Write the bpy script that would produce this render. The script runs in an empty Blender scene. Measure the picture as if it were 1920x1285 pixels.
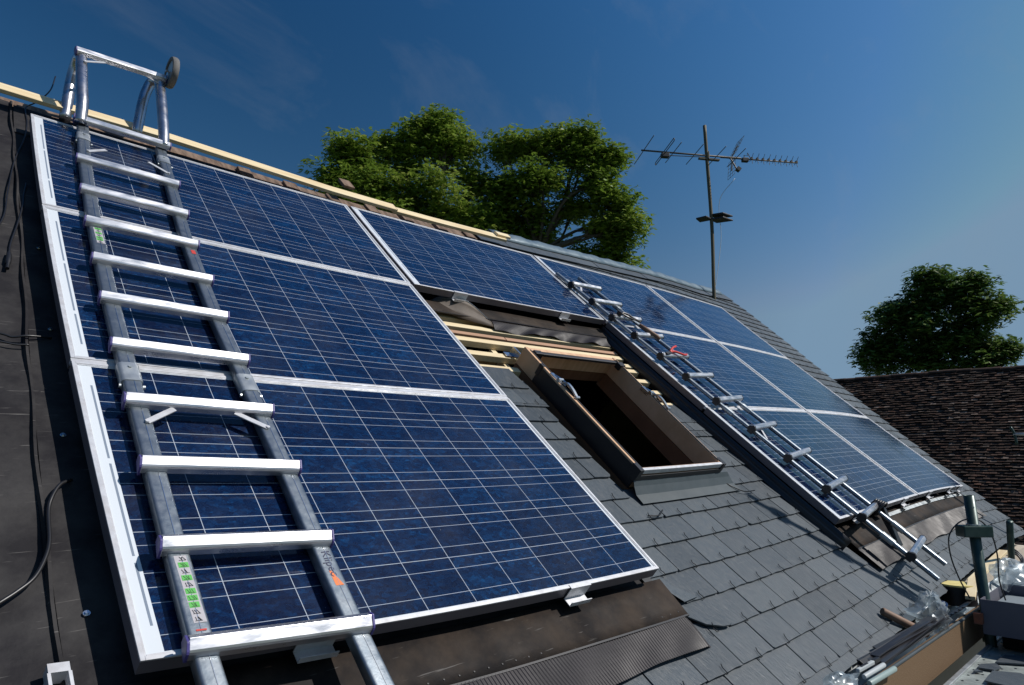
import bpy, math, random
import numpy as np
from mathutils import Vector, Matrix
random.seed(7); np.random.seed(7)
R_ = math.radians
scene = bpy.context.scene
col = scene.collection
Z0 = 5.2                       # height of the roof datum above the ground
AL = R_(41); CA, SA = math.cos(AL), math.sin(AL)

# ------------------------------------------------------------------ camera
cam_d = bpy.data.cameras.new('camera'); cam = bpy.data.objects.new('camera', cam_d); col.objects.link(cam)
cam_d.sensor_fit = 'HORIZONTAL'; cam_d.sensor_width = 36; cam_d.lens = 36 * 1236.0 / 1920
cam_d.clip_start = .02; cam_d.clip_end = 2000
right = Vector((0.7137452644690858, -0.7004023208703138, 0.0020703543456009332))
down = Vector((0.12003901829018146, 0.11941253909289773, -0.9855614032594959))
fwd = Vector((0.6900422679340505, 0.7036883077230791, 0.16930574130113074))
m = Matrix((right, -down, -fwd)).transposed().to_4x4()
m.translation = Vector((-0.38297, -3.58885, -1.55718 + Z0))
cam.matrix_world = m
scene.camera = cam

# ------------------------------------------------------------------ sun and sky
EL, AZ = 46.5, -51.5           # elevation, azimuth from +X towards +Y
sd = Vector((math.cos(R_(EL)) * math.cos(R_(AZ)), math.cos(R_(EL)) * math.sin(R_(AZ)), math.sin(R_(EL))))
sl = bpy.data.lights.new('sun', 'SUN'); sl.energy = 4.6; sl.angle = R_(.53); sl.color = (1, .955, .9)
so = bpy.data.objects.new('sun', sl); col.objects.link(so)
so.rotation_euler = sd.to_track_quat('Z', 'Y').to_euler(); so.location = (0, -10, 20)

wd = bpy.data.worlds.new('World'); scene.world = wd; wd.use_nodes = True
nt = wd.node_tree; nt.nodes.clear()
def N(nt, t, **kw):
    n = nt.nodes.new(t)
    for k, v in kw.items():
        if k in n.inputs.keys() if isinstance(k, str) else False: n.inputs[k].default_value = v
        else: setattr(n, k, v)
    return n
sky = N(nt, 'ShaderNodeTexSky', sky_type='NISHITA', sun_disc=False)
sky.sun_elevation = R_(EL); sky.sun_rotation = R_(90 - AZ)
sky.altitude = 300; sky.air_density = 1.0; sky.dust_density = .6; sky.ozone_density = 3.0
hsv = N(nt, 'ShaderNodeHueSaturation'); hsv.inputs['Saturation'].default_value = 1.22; hsv.inputs['Value'].default_value = 1
hsv.inputs['Hue'].default_value = .497
bg = N(nt, 'ShaderNodeBackground'); bg.inputs['Strength'].default_value = .07
out = N(nt, 'ShaderNodeOutputWorld')
tc = N(nt, 'ShaderNodeTexCoord')
# thin cirrus wisps, in the sky's own direction space
mp = N(nt, 'ShaderNodeMapping'); mp.inputs['Location'].default_value = (3.3, 1.7, .4); mp.inputs['Rotation'].default_value = (R_(12), R_(24), R_(38)); mp.inputs['Scale'].default_value = (1.1, 6.5, 5.0)
nz = N(nt, 'ShaderNodeTexNoise'); nz.inputs['Scale'].default_value = 1.3; nz.inputs['Detail'].default_value = 7; nz.inputs['Roughness'].default_value = .62; nz.inputs['Distortion'].default_value = .5
rp = N(nt, 'ShaderNodeMapRange'); rp.inputs['From Min'].default_value = .54; rp.inputs['From Max'].default_value = .86; rp.inputs['To Max'].default_value = .19
mx = N(nt, 'ShaderNodeMixRGB'); mx.inputs['Color2'].default_value = (3.6, 4.1, 4.8, 1)
L = nt.links.new
L(tc.outputs['Generated'], mp.inputs['Vector']); L(mp.outputs[0], nz.inputs['Vector']); L(nz.outputs['Fac'], rp.inputs['Value'])
# the polarised, contrasty blue of the photograph: a steeper response per colour channel
sp_ = N(nt, 'ShaderNodeSeparateColor'); cb_ = N(nt, 'ShaderNodeCombineColor')
L(sky.outputs[0], hsv.inputs['Color']); L(hsv.outputs[0], sp_.inputs[0])
# skylight is polarised most strongly 90 degrees from the sun; the photographer's polarising filter removes that part
def wm(op, a, b=None):
    n = N(nt, 'ShaderNodeMath', operation=op)
    for i_, x_ in enumerate((a, b)):
        if x_ is None: continue
        if isinstance(x_, (int, float)): n.inputs[i_].default_value = x_
        else: L(x_, n.inputs[i_])
    return n.outputs[0]
vd = N(nt, 'ShaderNodeVectorMath', operation='DOT_PRODUCT'); vd.inputs[1].default_value = tuple(sd); L(tc.outputs['Generated'], vd.inputs[0])
c2 = wm('MULTIPLY', vd.outputs['Value'], vd.outputs['Value'])
pol = wm('SUBTRACT', 1, wm('MULTIPLY', .6, wm('DIVIDE', wm('SUBTRACT', 1, c2), wm('ADD', 1, c2))))
chs_ = []
for i_, (k_, p_) in enumerate(((2.30, 1.9), (1.64, 1.31), (2.02, 1.0))):
    pw = N(nt, 'ShaderNodeMath', operation='POWER'); pw.inputs[1].default_value = p_; ml = N(nt, 'ShaderNodeMath', operation='MULTIPLY'); ml.inputs[1].default_value = k_
    L(sp_.outputs[i_], pw.inputs[0]); L(pw.outputs[0], ml.inputs[0]); m2_ = N(nt, 'ShaderNodeMath', operation='MULTIPLY'); L(ml.outputs[0], m2_.inputs[0]); L(pol, m2_.inputs[1]); chs_.append(m2_.outputs[0])
mn = [N(nt, 'ShaderNodeMath', operation='MINIMUM') for _ in range(3)]; sc_ = [N(nt, 'ShaderNodeMath', operation='MULTIPLY') for _ in range(2)]
L(chs_[2], mn[2].inputs[0]); mn[2].inputs[1].default_value = 6.1
L(mn[2].outputs[0], sc_[1].inputs[0]); sc_[1].inputs[1].default_value = .70; L(chs_[1], mn[1].inputs[0]); L(sc_[1].outputs[0], mn[1].inputs[1])
L(mn[1].outputs[0], sc_[0].inputs[0]); sc_[0].inputs[1].default_value = .62; L(chs_[0], mn[0].inputs[0]); L(sc_[0].outputs[0], mn[0].inputs[1])
for i_ in range(3): L(mn[i_].outputs[0], cb_.inputs[i_])
L(cb_.outputs[0], mx.inputs['Color1']); L(rp.outputs[0], mx.inputs['Fac'])
L(mx.outputs[0], bg.inputs['Color']); L(bg.outputs[0], out.inputs['Surface'])

scene.view_settings.view_transform = 'Standard'; scene.view_settings.look = 'None'
scene.view_settings.exposure = 0.0; scene.view_settings.gamma = 1.0
scene.render.engine = 'CYCLES'
scene.cycles.max_bounces = 7; scene.cycles.transparent_max_bounces = 12

# ------------------------------------------------------------------ the old roof's sagging surface
FC = np.array([[-0.0343, -0.0012, -0.0497], [0.0069, -0.1251, -0.0501], [-0.0139, -0.0114, -0.0037], [-0.0213, 0.0006, -0.0018], [0.0175, -0.1073, 0.0535], [0.0189, -0.0174, -0.0095], [0.011, 0.0145, 0.0214], [-0.005, -0.0096, -0.0068], [-0.0323, 0.0886, 0.0099]])
def S(u, v, h=0.0):
    """u along the ridge, v down the slope, h above the panels' face -> world"""
    a = (min(max(u, -.3), 7) - 3.3) / 3.3; b = (min(max(v, -.5), 3.4) - 1.5) / 1.5
    d = np.array([1, a, b, a * b, a * a, b * b, a * a * b, a * b * b, a ** 3]) @ FC
    u, v, n = u + d[0], v + d[1], -h + d[2]
    return Vector((u, -v * CA + n * SA, -v * SA - n * CA + Z0))
def W(x, y, z): return Vector((x, y, z + Z0))
UPV = Vector((0, 0, 1)); NRM = Vector((0, -SA, CA)); DSL = Vector((0, -CA, -SA)); EX = Vector((1, 0, 0))

# ------------------------------------------------------------------ mesh builder
class MB:
    uf = None                     # optional skew applied to roof boxes
    def __init__(s): s.v = []; s.f = []; s.mi = []; s.r = []; s.uv = []; s.cur = 0; s.rnd = 0.0; s.has_uv = False
    def V(s, p): s.v.append(tuple(p)); return len(s.v) - 1
    def F(s, idx, uv=None, mi=None):
        s.f.append(tuple(idx)); s.mi.append(s.cur if mi is None else mi); s.r.append(s.rnd)
        if uv: s.has_uv = True
        s.uv.append(uv)
    def hexa(s, p):               # 8 points: bottom 4 (ccw), top 4
        b = [s.V(q) for q in p]
        for q in ((3, 2, 1, 0), (4, 5, 6, 7), (0, 1, 5, 4), (1, 2, 6, 5), (2, 3, 7, 6), (3, 0, 4, 7)): s.F([b[i] for i in q])
    def rbox(s, u0, u1, v0, v1, h0, h1, nu=1, nv=1):     # box in roof coordinates, following the sag
        nu = max(1, nu); nv = max(1, nv)
        g = {}
        for i in range(nu + 1):
            for j in range(nv + 1):
                u = u0 + (u1 - u0) * i / nu; v = v0 + (v1 - v0) * j / nv
                if MB.uf: u = MB.uf(u, v)
                g[i, j, 0] = s.V(S(u, v, h0)); g[i, j, 1] = s.V(S(u, v, h1))
        for i in range(nu):
            for j in range(nv):
                s.F((g[i, j, 1], g[i, j + 1, 1], g[i + 1, j + 1, 1], g[i + 1, j, 1]))
                s.F((g[i, j, 0], g[i + 1, j, 0], g[i + 1, j + 1, 0], g[i, j + 1, 0]))
        for i in range(nu):
            s.F((g[i, 0, 0], g[i, 0, 1], g[i + 1, 0, 1], g[i + 1, 0, 0])); s.F((g[i, nv, 0], g[i + 1, nv, 0], g[i + 1, nv, 1], g[i, nv, 1]))
        for j in range(nv):
            s.F((g[0, j, 0], g[0, j + 1, 0], g[0, j + 1, 1], g[0, j, 1])); s.F((g[nu, j, 0], g[nu, j, 1], g[nu, j + 1, 1], g[nu, j + 1, 0]))
    def wbox(s, x0, x1, y0, y1, z0, z1):
        s.hexa([W(x0, y0, z0), W(x1, y0, z0), W(x1, y1, z0), W(x0, y1, z0), W(x0, y0, z1), W(x1, y0, z1), W(x1, y1, z1), W(x0, y1, z1)])
    def bar(s, a, b, w, t, up=UPV):   # rectangular bar from a to b; w across, t along up
        a = Vector(a); b = Vector(b); d = (b - a).normalized(); x = d.cross(up).normalized(); y = x.cross(d).normalized()
        p = []
        for z in (-t / 2, t / 2):
            for (q, sx) in ((a, -1), (a, 1), (b, 1), (b, -1)): p.append(q + x * sx * w / 2 + y * z)
        s.hexa([p[0], p[1], p[2], p[3], p[4], p[5], p[6], p[7]])
    def prof(s, pts, path, up, caps=True, closed=True):   # sweep 2D profile (x across, y up) along path
        n = len(pts); rings = []
        path = [Vector(p) for p in path]
        for i, c in enumerate(path):
            d = (path[min(i + 1, len(path) - 1)] - path[max(i - 1, 0)]).normalized()
            x = d.cross(up).normalized(); y = x.cross(d).normalized()
            rings.append([s.V(c + x * px + y * py) for px, py in pts])
        for i in range(len(path) - 1):
            for k in range(n if closed else n - 1):
                k2 = (k + 1) % n
                s.F((rings[i][k], rings[i][k2], rings[i + 1][k2], rings[i + 1][k]))
        if caps and closed:
            s.F(rings[0][::-1]); s.F(rings[-1])
        return rings
    def tube(s, path, r, n=10, caps=True):
        path = [Vector(p) for p in path]
        rr = r if isinstance(r, (list, tuple)) else [r] * len(path)
        prev = None; rings = []
        for i, c in enumerate(path):
            d = (path[min(i + 1, len(path) - 1)] - path[max(i - 1, 0)]).normalized()
            if prev is None: prev = d.orthogonal().normalized()
            x = (prev - d * prev.dot(d)).normalized(); prev = x; y = d.cross(x)
            rings.append([s.V(c + (x * math.cos(2 * math.pi * k / n) + y * math.sin(2 * math.pi * k / n)) * rr[i]) for k in range(n)])
        for i in range(len(path) - 1):
            for k in range(n): s.F((rings[i][k], rings[i][(k + 1) % n], rings[i + 1][(k + 1) % n], rings[i + 1][k]))
        if caps: s.F(rings[0][::-1]); s.F(rings[-1])
    def cyl(s, a, b, r, n=20): s.tube([a, b], r, n)
    def build(s, name, mats, parent=None, smooth=False, bevel=0, origin=None):
        me = bpy.data.meshes.new(name)
        if not isinstance(mats, (list, tuple)): mats = [mats]
        o = bpy.data.objects.new(name, me); col.objects.link(o)
        V = np.array(s.v, dtype=float)
        if parent is not None:
            org = np.array(ORG[parent.name])
            o.parent = parent
        elif origin is not None: org = np.array(origin)
        else: org = np.array([(V[:, 0].min() + V[:, 0].max()) / 2, (V[:, 1].min() + V[:, 1].max()) / 2, V[:, 2].min()])
        if parent is None: o.location = org; ORG[o.name] = tuple(org)
        else: ORG[o.name] = tuple(org)
        me.from_pydata((V - org).tolist(), [], s.f)
        for mt in mats: me.materials.append(mt)
        me.polygons.foreach_set('material_index', s.mi)
        if smooth is not False:
            me.polygons.foreach_set('use_smooth', [True] * len(s.f))
            if smooth is not True: me.set_sharp_from_angle(angle=R_(smooth))
        at = me.attributes.new('rnd', 'FLOAT', 'FACE'); at.data.foreach_set('value', s.r)
        if s.has_uv:
            uvl = me.uv_layers.new(name='UVMap'); buf = []
            for f, uv in zip(s.f, s.uv):
                for k in range(len(f)): buf += list(uv[k]) if uv else [0, 0]
            uvl.data.foreach_set('uv', buf)
        me.update()
        if bevel:
            md = o.modifiers.new('bevel', 'BEVEL'); md.width = bevel; md.segments = 2; md.limit_method = 'ANGLE'; md.angle_limit = R_(40)
        return o
ORG = {}
def tag(o, label=None, cat=None, group=None, kind=None):
    if label: o['label'] = label
    if cat: o['category'] = cat
    if group: o['group'] = group
    if kind: o['kind'] = kind
    return o
def thing(name, loc, label, cat, group=None):
    o = bpy.data.objects.new(name, None); col.objects.link(o); o.location = loc; o.empty_display_size = .1
    ORG[o.name] = tuple(loc); return tag(o, label, cat, group)
def arc(pts, n=6):              # Catmull-Rom through points
    P = [Vector(p) for p in pts]; P = [P[0] * 2 - P[1]] + P + [P[-1] * 2 - P[-2]]; o = []
    for i in range(1, len(P) - 2):
        for k in range(n):
            t = k / n; a, b, c, d = P[i - 1], P[i], P[i + 1], P[i + 2]
            o.append(.5 * ((2 * b) + (c - a) * t + (2 * a - 5 * b + 4 * c - d) * t * t + (3 * b - a - 3 * c + d) * t ** 3))
    o.append(P[-2]); return o

# ------------------------------------------------------------------ materials
def mat(name, base, rough=.6, metal=0.0, spec=.5, vary=None, vscale=20, vcol=None, bump=0, bscale=60, stretch=(1, 1, 1), rnd=None, coat=0, rvar=0, detail=6, trans=0, alpha=1, ior=1.5, vlo=.4, vhi=.65, aniso_rot=None, scratch=0):
    m = bpy.data.materials.new(name); m.use_nodes = True; nt = m.node_tree; b = nt.nodes['Principled BSDF']; L = nt.links.new
    b.inputs['Base Color'].default_value = (*base, 1); b.inputs['Roughness'].default_value = rough; b.inputs['Metallic'].default_value = metal
    b.inputs['Specular IOR Level'].default_value = spec; b.inputs['Coat Weight'].default_value = coat; b.inputs['IOR'].default_value = ior
    b.inputs['Transmission Weight'].default_value = trans; b.inputs['Alpha'].default_value = alpha
    colr = None
    if vary or bump or rvar:
        tc = N(nt, 'ShaderNodeTexCoord'); mp = N(nt, 'ShaderNodeMapping'); mp.inputs['Scale'].default_value = stretch
        if aniso_rot: mp.inputs['Rotation'].default_value = aniso_rot
        L(tc.outputs['Object'], mp.inputs['Vector'])
    if rnd:
        at = N(nt, 'ShaderNodeAttribute', attribute_name='rnd'); cr = N(nt, 'ShaderNodeValToRGB')
        e = cr.color_ramp.elements; cr.color_ramp.interpolation = 'LINEAR'
        e[0].color = (*rnd[0], 1); e[-1].color = (*rnd[-1], 1)
        for i, c in enumerate(rnd[1:-1]): x = e.new((i + 1) / (len(rnd) - 1)); x.color = (*c, 1)
        L(at.outputs['Fac'], cr.inputs['Fac']); colr = cr.outputs[0]
    if vary:
        nz = N(nt, 'ShaderNodeTexNoise'); nz.inputs['Scale'].default_value = vscale; nz.inputs['Detail'].default_value = detail; nz.inputs['Roughness'].default_value = .65
        L(mp.outputs[0], nz.inputs['Vector'])
        mr = N(nt, 'ShaderNodeMapRange'); mr.inputs['From Min'].default_value = vlo; mr.inputs['From Max'].default_value = vhi; mr.inputs['To Max'].default_value = vary
        mx = N(nt, 'ShaderNodeMixRGB'); mx.inputs['Color1'].default_value = (*base, 1); mx.inputs['Color2'].default_value = (*vcol, 1)
        if colr: L(colr, mx.inputs['Color1'])
        L(nz.outputs['Fac'], mr.inputs['Value']); L(mr.outputs[0], mx.inputs['Fac']); colr = mx.outputs[0]
    if scratch:
        for an_, sc2 in ((.5, 5.0), (-.35, 7.0), (1.4, 4.0)):
            m9 = N(nt, 'ShaderNodeMapping'); m9.inputs['Rotation'].default_value = (an_ * .6, an_ * .3, an_); m9.inputs['Scale'].default_value = (1, 26, 26); L(tc.outputs['Object'], m9.inputs['Vector'])
            n9 = N(nt, 'ShaderNodeTexNoise'); n9.inputs['Scale'].default_value = sc2; n9.inputs['Detail'].default_value = 3; L(m9.outputs[0], n9.inputs['Vector'])
            r9 = N(nt, 'ShaderNodeMapRange'); r9.inputs['From Min'].default_value = .70; r9.inputs['From Max'].default_value = .76; r9.inputs['To Max'].default_value = scratch; L(n9.outputs['Fac'], r9.inputs['Value'])
            x9 = N(nt, 'ShaderNodeMixRGB'); x9.inputs['Color2'].default_value = (.20, .19, .18, 1); L(colr, x9.inputs['Color1']); L(r9.outputs[0], x9.inputs['Fac']); colr = x9.outputs[0]
    if colr: L(colr, b.inputs['Base Color'])
    if rvar:
        nr = N(nt, 'ShaderNodeTexNoise'); nr.inputs['Scale'].default_value = vscale * 1.7; nr.inputs['Detail'].default_value = 5; L(mp.outputs[0], nr.inputs['Vector'])
        mr = N(nt, 'ShaderNodeMapRange'); mr.inputs['From Min'].default_value = .3; mr.inputs['From Max'].default_value = .7; mr.inputs['To Min'].default_value = max(.02, rough - rvar); mr.inputs['To Max'].default_value = min(1, rough + rvar)
        L(nr.outputs['Fac'], mr.inputs['Value']); L(mr.outputs[0], b.inputs['Roughness'])
    if bump:
        nb = N(nt, 'ShaderNodeTexNoise'); nb.inputs['Scale'].default_value = bscale; nb.inputs['Detail'].default_value = 6; L(mp.outputs[0], nb.inputs['Vector'])
        bp = N(nt, 'ShaderNodeBump'); bp.inputs['Strength'].default_value = 1; bp.inputs['Distance'].default_value = bump
        L(nb.outputs['Fac'], bp.inputs['Height']); L(bp.outputs[0], b.inputs['Normal'])
    return m

M = {}
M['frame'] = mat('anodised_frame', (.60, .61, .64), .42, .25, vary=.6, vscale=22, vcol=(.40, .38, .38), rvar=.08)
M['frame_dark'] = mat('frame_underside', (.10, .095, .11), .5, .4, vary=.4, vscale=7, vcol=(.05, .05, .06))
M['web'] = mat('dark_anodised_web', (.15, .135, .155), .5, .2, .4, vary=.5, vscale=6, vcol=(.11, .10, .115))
M['backsheet'] = mat('panel_backsheet', (.78, .79, .82), .5)
M['ladder'] = mat('ladder_aluminium', (.21, .245, .28), .40, .9, vary=.6, vscale=30, vcol=(.30, .32, .34), scratch=.35, rvar=.06, bump=.0002, bscale=160)
M['rung'] = mat('rung_aluminium', (.64, .64, .67), .33, .9, vary=.6, vscale=26, vcol=(.50, .50, .54), rvar=.10, bump=.0003, bscale=70, stretch=(.3, 1, 1))
M['tube'] = mat('polished_tube', (.50, .50, .53), .30, .95, vary=.6, vscale=14, vcol=(.30, .29, .31), rvar=.08)
M['cap_purple'] = mat('rung_end_cap', (.06, .05, .20), .45)
M['cap_black'] = mat('rung_end_cap_black', (.012, .012, .016), .5)
M['rubber'] = mat('wheel_rubber', (.10, .10, .10), .75, vary=.6, vscale=30, vcol=(.18, .17, .16))
M['steel'] = mat('bright_steel', (.65, .66, .68), .25, 1)
M['galv'] = mat('galvanised_steel', (.50, .53, .54), .45, .8, vary=.5, vscale=12, vcol=(.3, .32, .33), rvar=.1)
M['slate'] = mat('slate', (.1, .12, .15), .50, 0, .32, vary=.85, vscale=13, vcol=(.105, .112, .118), bump=.0030, bscale=38, stretch=(4, 1.1, 1.1), aniso_rot=(0, 0, R_(4)),
                 rnd=[(.034, .044, .054), (.052, .066, .080), (.070, .085, .098), (.044, .054, .064), (.060, .076, .092)], rvar=.1, vlo=.48, vhi=.82, detail=9, scratch=.25)
M['hook'] = mat('slate_hook_wire', (.02, .02, .022), .4, .6)
M['membrane'] = mat('roof_membrane', (.016, .015, .017), .72, 0, .14, vary=1, vscale=5, vcol=(.042, .040, .040), bump=.006, bscale=13, rvar=.1, detail=9, scratch=.45)
M['apron'] = mat('brown_flashing_sheet', (.015, .013, .013), .70, .0, .12, vary=1, vscale=4.5, vcol=(.046, .034, .026), scratch=.4, bump=.004, bscale=16, rvar=.12, detail=8)
M['corrugated'] = mat('corrugated_flashing', (.016, .014, .017), .50, .0, .28, vary=.6, vscale=8, vcol=(.032, .027, .031), rvar=.06)
M['wood_new'] = mat('fresh_timber', (.72, .61, .40), .65, 0, .3, vary=.8, vscale=9, vcol=(.60, .44, .24), stretch=(.25, 4, 4), bump=.0008, bscale=50)
M['wood_red'] = mat('pinkish_timber', (.42, .25, .16), .7, 0, .3, vary=.6, vscale=7, vcol=(.30, .17, .10), stretch=(.25, 4, 4))
M['wood_old'] = mat('old_rafter', (.22, .155, .115), .85, 0, .2, vary=.9, vscale=9, vcol=(.07, .045, .033), stretch=(3, .6, .6), bump=.004, bscale=25)
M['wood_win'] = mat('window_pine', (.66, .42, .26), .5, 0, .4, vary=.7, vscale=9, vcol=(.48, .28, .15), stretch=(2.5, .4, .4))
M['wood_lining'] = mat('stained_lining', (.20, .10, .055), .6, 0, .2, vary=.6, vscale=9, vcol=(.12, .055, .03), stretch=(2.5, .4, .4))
M['brick_bits'] = mat('old_brick', (.20, .075, .045), .9, 0, .2, vary=.9, vscale=24, vcol=(.09, .05, .04), bump=.004, bscale=40)
M['black'] = mat('black_plastic', (.010, .010, .012), .45, 0, .5)
M['black_metal'] = mat('dark_coated_metal', (.013, .012, .015), .4, .0, .5)
M['cable'] = mat('black_cable', (.012, .012, .014), .38, 0, .6)
M['zinc'] = mat('grey_flashing', (.045, .058, .066), .5, .0, .35, vary=.6, vscale=9, vcol=(.068, .082, .09))
M['ridge_zinc'] = mat('ridge_sheet', (.10, .14, .17), .42, .25, .5, vary=.6, vscale=5, vcol=(.17, .22, .25), bump=.004, bscale=14, rvar=.12)
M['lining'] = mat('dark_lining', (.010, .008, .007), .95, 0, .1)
M['render'] = mat('house_render', (.50, .45, .38), .9, vary=.6, vscale=3, vcol=(.40, .36, .30), bump=.004, bscale=60)
M['fascia'] = mat('brown_fascia_board', (.150, .098, .056), .85, 0, .2, vary=.7, vscale=130, vcol=(.12, .072, .040), bump=.0015, bscale=160, detail=3)
M['scaf'] = mat('painted_scaffold_tube', (.014, .040, .036), .40, .3, .5, vary=.75, vscale=11, vcol=(.045, .072, .066), rvar=.12)
M['deck'] = mat('scaffold_deck_steel', (.34, .38, .36), .55, .2, .5, vary=.9, vscale=7, vcol=(.12, .13, .125), bump=.001, bscale=90, rvar=.12, detail=9)
M['boxgrey'] = mat('grey_board', (.10, .10, .125), .8, 0, .3, vary=.3, vscale=5, vcol=(.075, .075, .095))
M['boxin'] = mat('grey_board_inside', (.17, .20, .22), .7)
M['tape'] = mat('masonry_tape_yellow', (.72, .62, .25), .55, 0, .4, vary=.6, vscale=30, vcol=(.55, .42, .15))
M['handle'] = mat('wooden_handle', (.22, .13, .085), .6, 0, .4, vary=.7, vscale=14, vcol=(.12, .07, .045))
M['white_plastic'] = mat('white_plastic', (.40, .43, .44), .45)
M['teal'] = mat('pale_teal_plastic', (.24, .31, .30), .45)
M['blue'] = mat('blue_plastic', (.04, .09, .22), .5)
M['red'] = mat('red_grip', (.55, .04, .03), .4)
M['antenna'] = mat('weathered_antenna', (.10, .095, .085), .6, .4, .4, vary=.5, vscale=30, vcol=(.16, .14, .11))
M['mast'] = mat('weathered_mast', (.085, .075, .05), .65, .3, .4, vary=.7, vscale=8, vcol=(.13, .11, .065))
M['sticker_green'] = mat('green_sticker', (.10, .42, .08), .45)
M['sticker_ink'] = mat('black_ink', (.012, .012, .014), .5)
M['sticker_grey'] = mat('clear_sticker', (.42, .40, .42), .45)
M['sticker_orange'] = mat('orange_sticker', (.75, .19, .05), .45)
M['ink_blue'] = mat('navy_ink', (.008, .010, .05), .6)
M['sticker_red'] = mat('red_ink', (.5, .04, .03), .5)
M['bark'] = mat('bark', (.075, .058, .042), .9, 0, .2, vary=.7, vscale=9, vcol=(.13, .11, .09), bump=.02, bscale=14)
M['grass'] = mat('grass', (.045, .075, .02), .95, 0, .2, vary=.8, vscale=.6, vcol=(.08, .09, .035))
M['gravel'] = mat('gravel', (.09, .085, .075), .95, vary=.7, vscale=6, vcol=(.06, .058, .05))

def leafmat(name, cols):
    m = bpy.data.materials.new(name); m.use_nodes = True; nt = m.node_tree; L = nt.links.new
    b = nt.nodes['Principled BSDF']; b.inputs['Roughness'].default_value = .5; b.inputs['Specular IOR Level'].default_value = .35
    at = N(nt, 'ShaderNodeAttribute', attribute_name='rnd'); cr = N(nt, 'ShaderNodeValToRGB'); e = cr.color_ramp.elements
    e[0].color = (*cols[0], 1); e[1].color = (*cols[-1], 1)
    for i, c in enumerate(cols[1:-1]): x = e.new((i + 1) / (len(cols) - 1)); x.color = (*c, 1)
    L(at.outputs['Fac'], cr.inputs['Fac']); L(cr.outputs[0], b.inputs['Base Color'])
    tr = N(nt, 'ShaderNodeBsdfTranslucent'); L(cr.outputs[0], tr.inputs['Color'])
    ms = N(nt, 'ShaderNodeMixShader'); ms.inputs[0].default_value = .33; L(b.outputs[0], ms.inputs[1]); L(tr.outputs[0], ms.inputs[2])
    L(ms.outputs[0], nt.nodes['Material Output'].inputs['Surface']); return m
M['leaf_a'] = leafmat('chestnut_leaves', [(.075, .125, .015), (.14, .23, .03), (.22, .31, .045), (.32, .36, .09)])
M['leaf_b'] = leafmat('dark_leaves', [(.045, .095, .018), (.080, .15, .026), (.12, .19, .04), (.17, .19, .06)])

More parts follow.
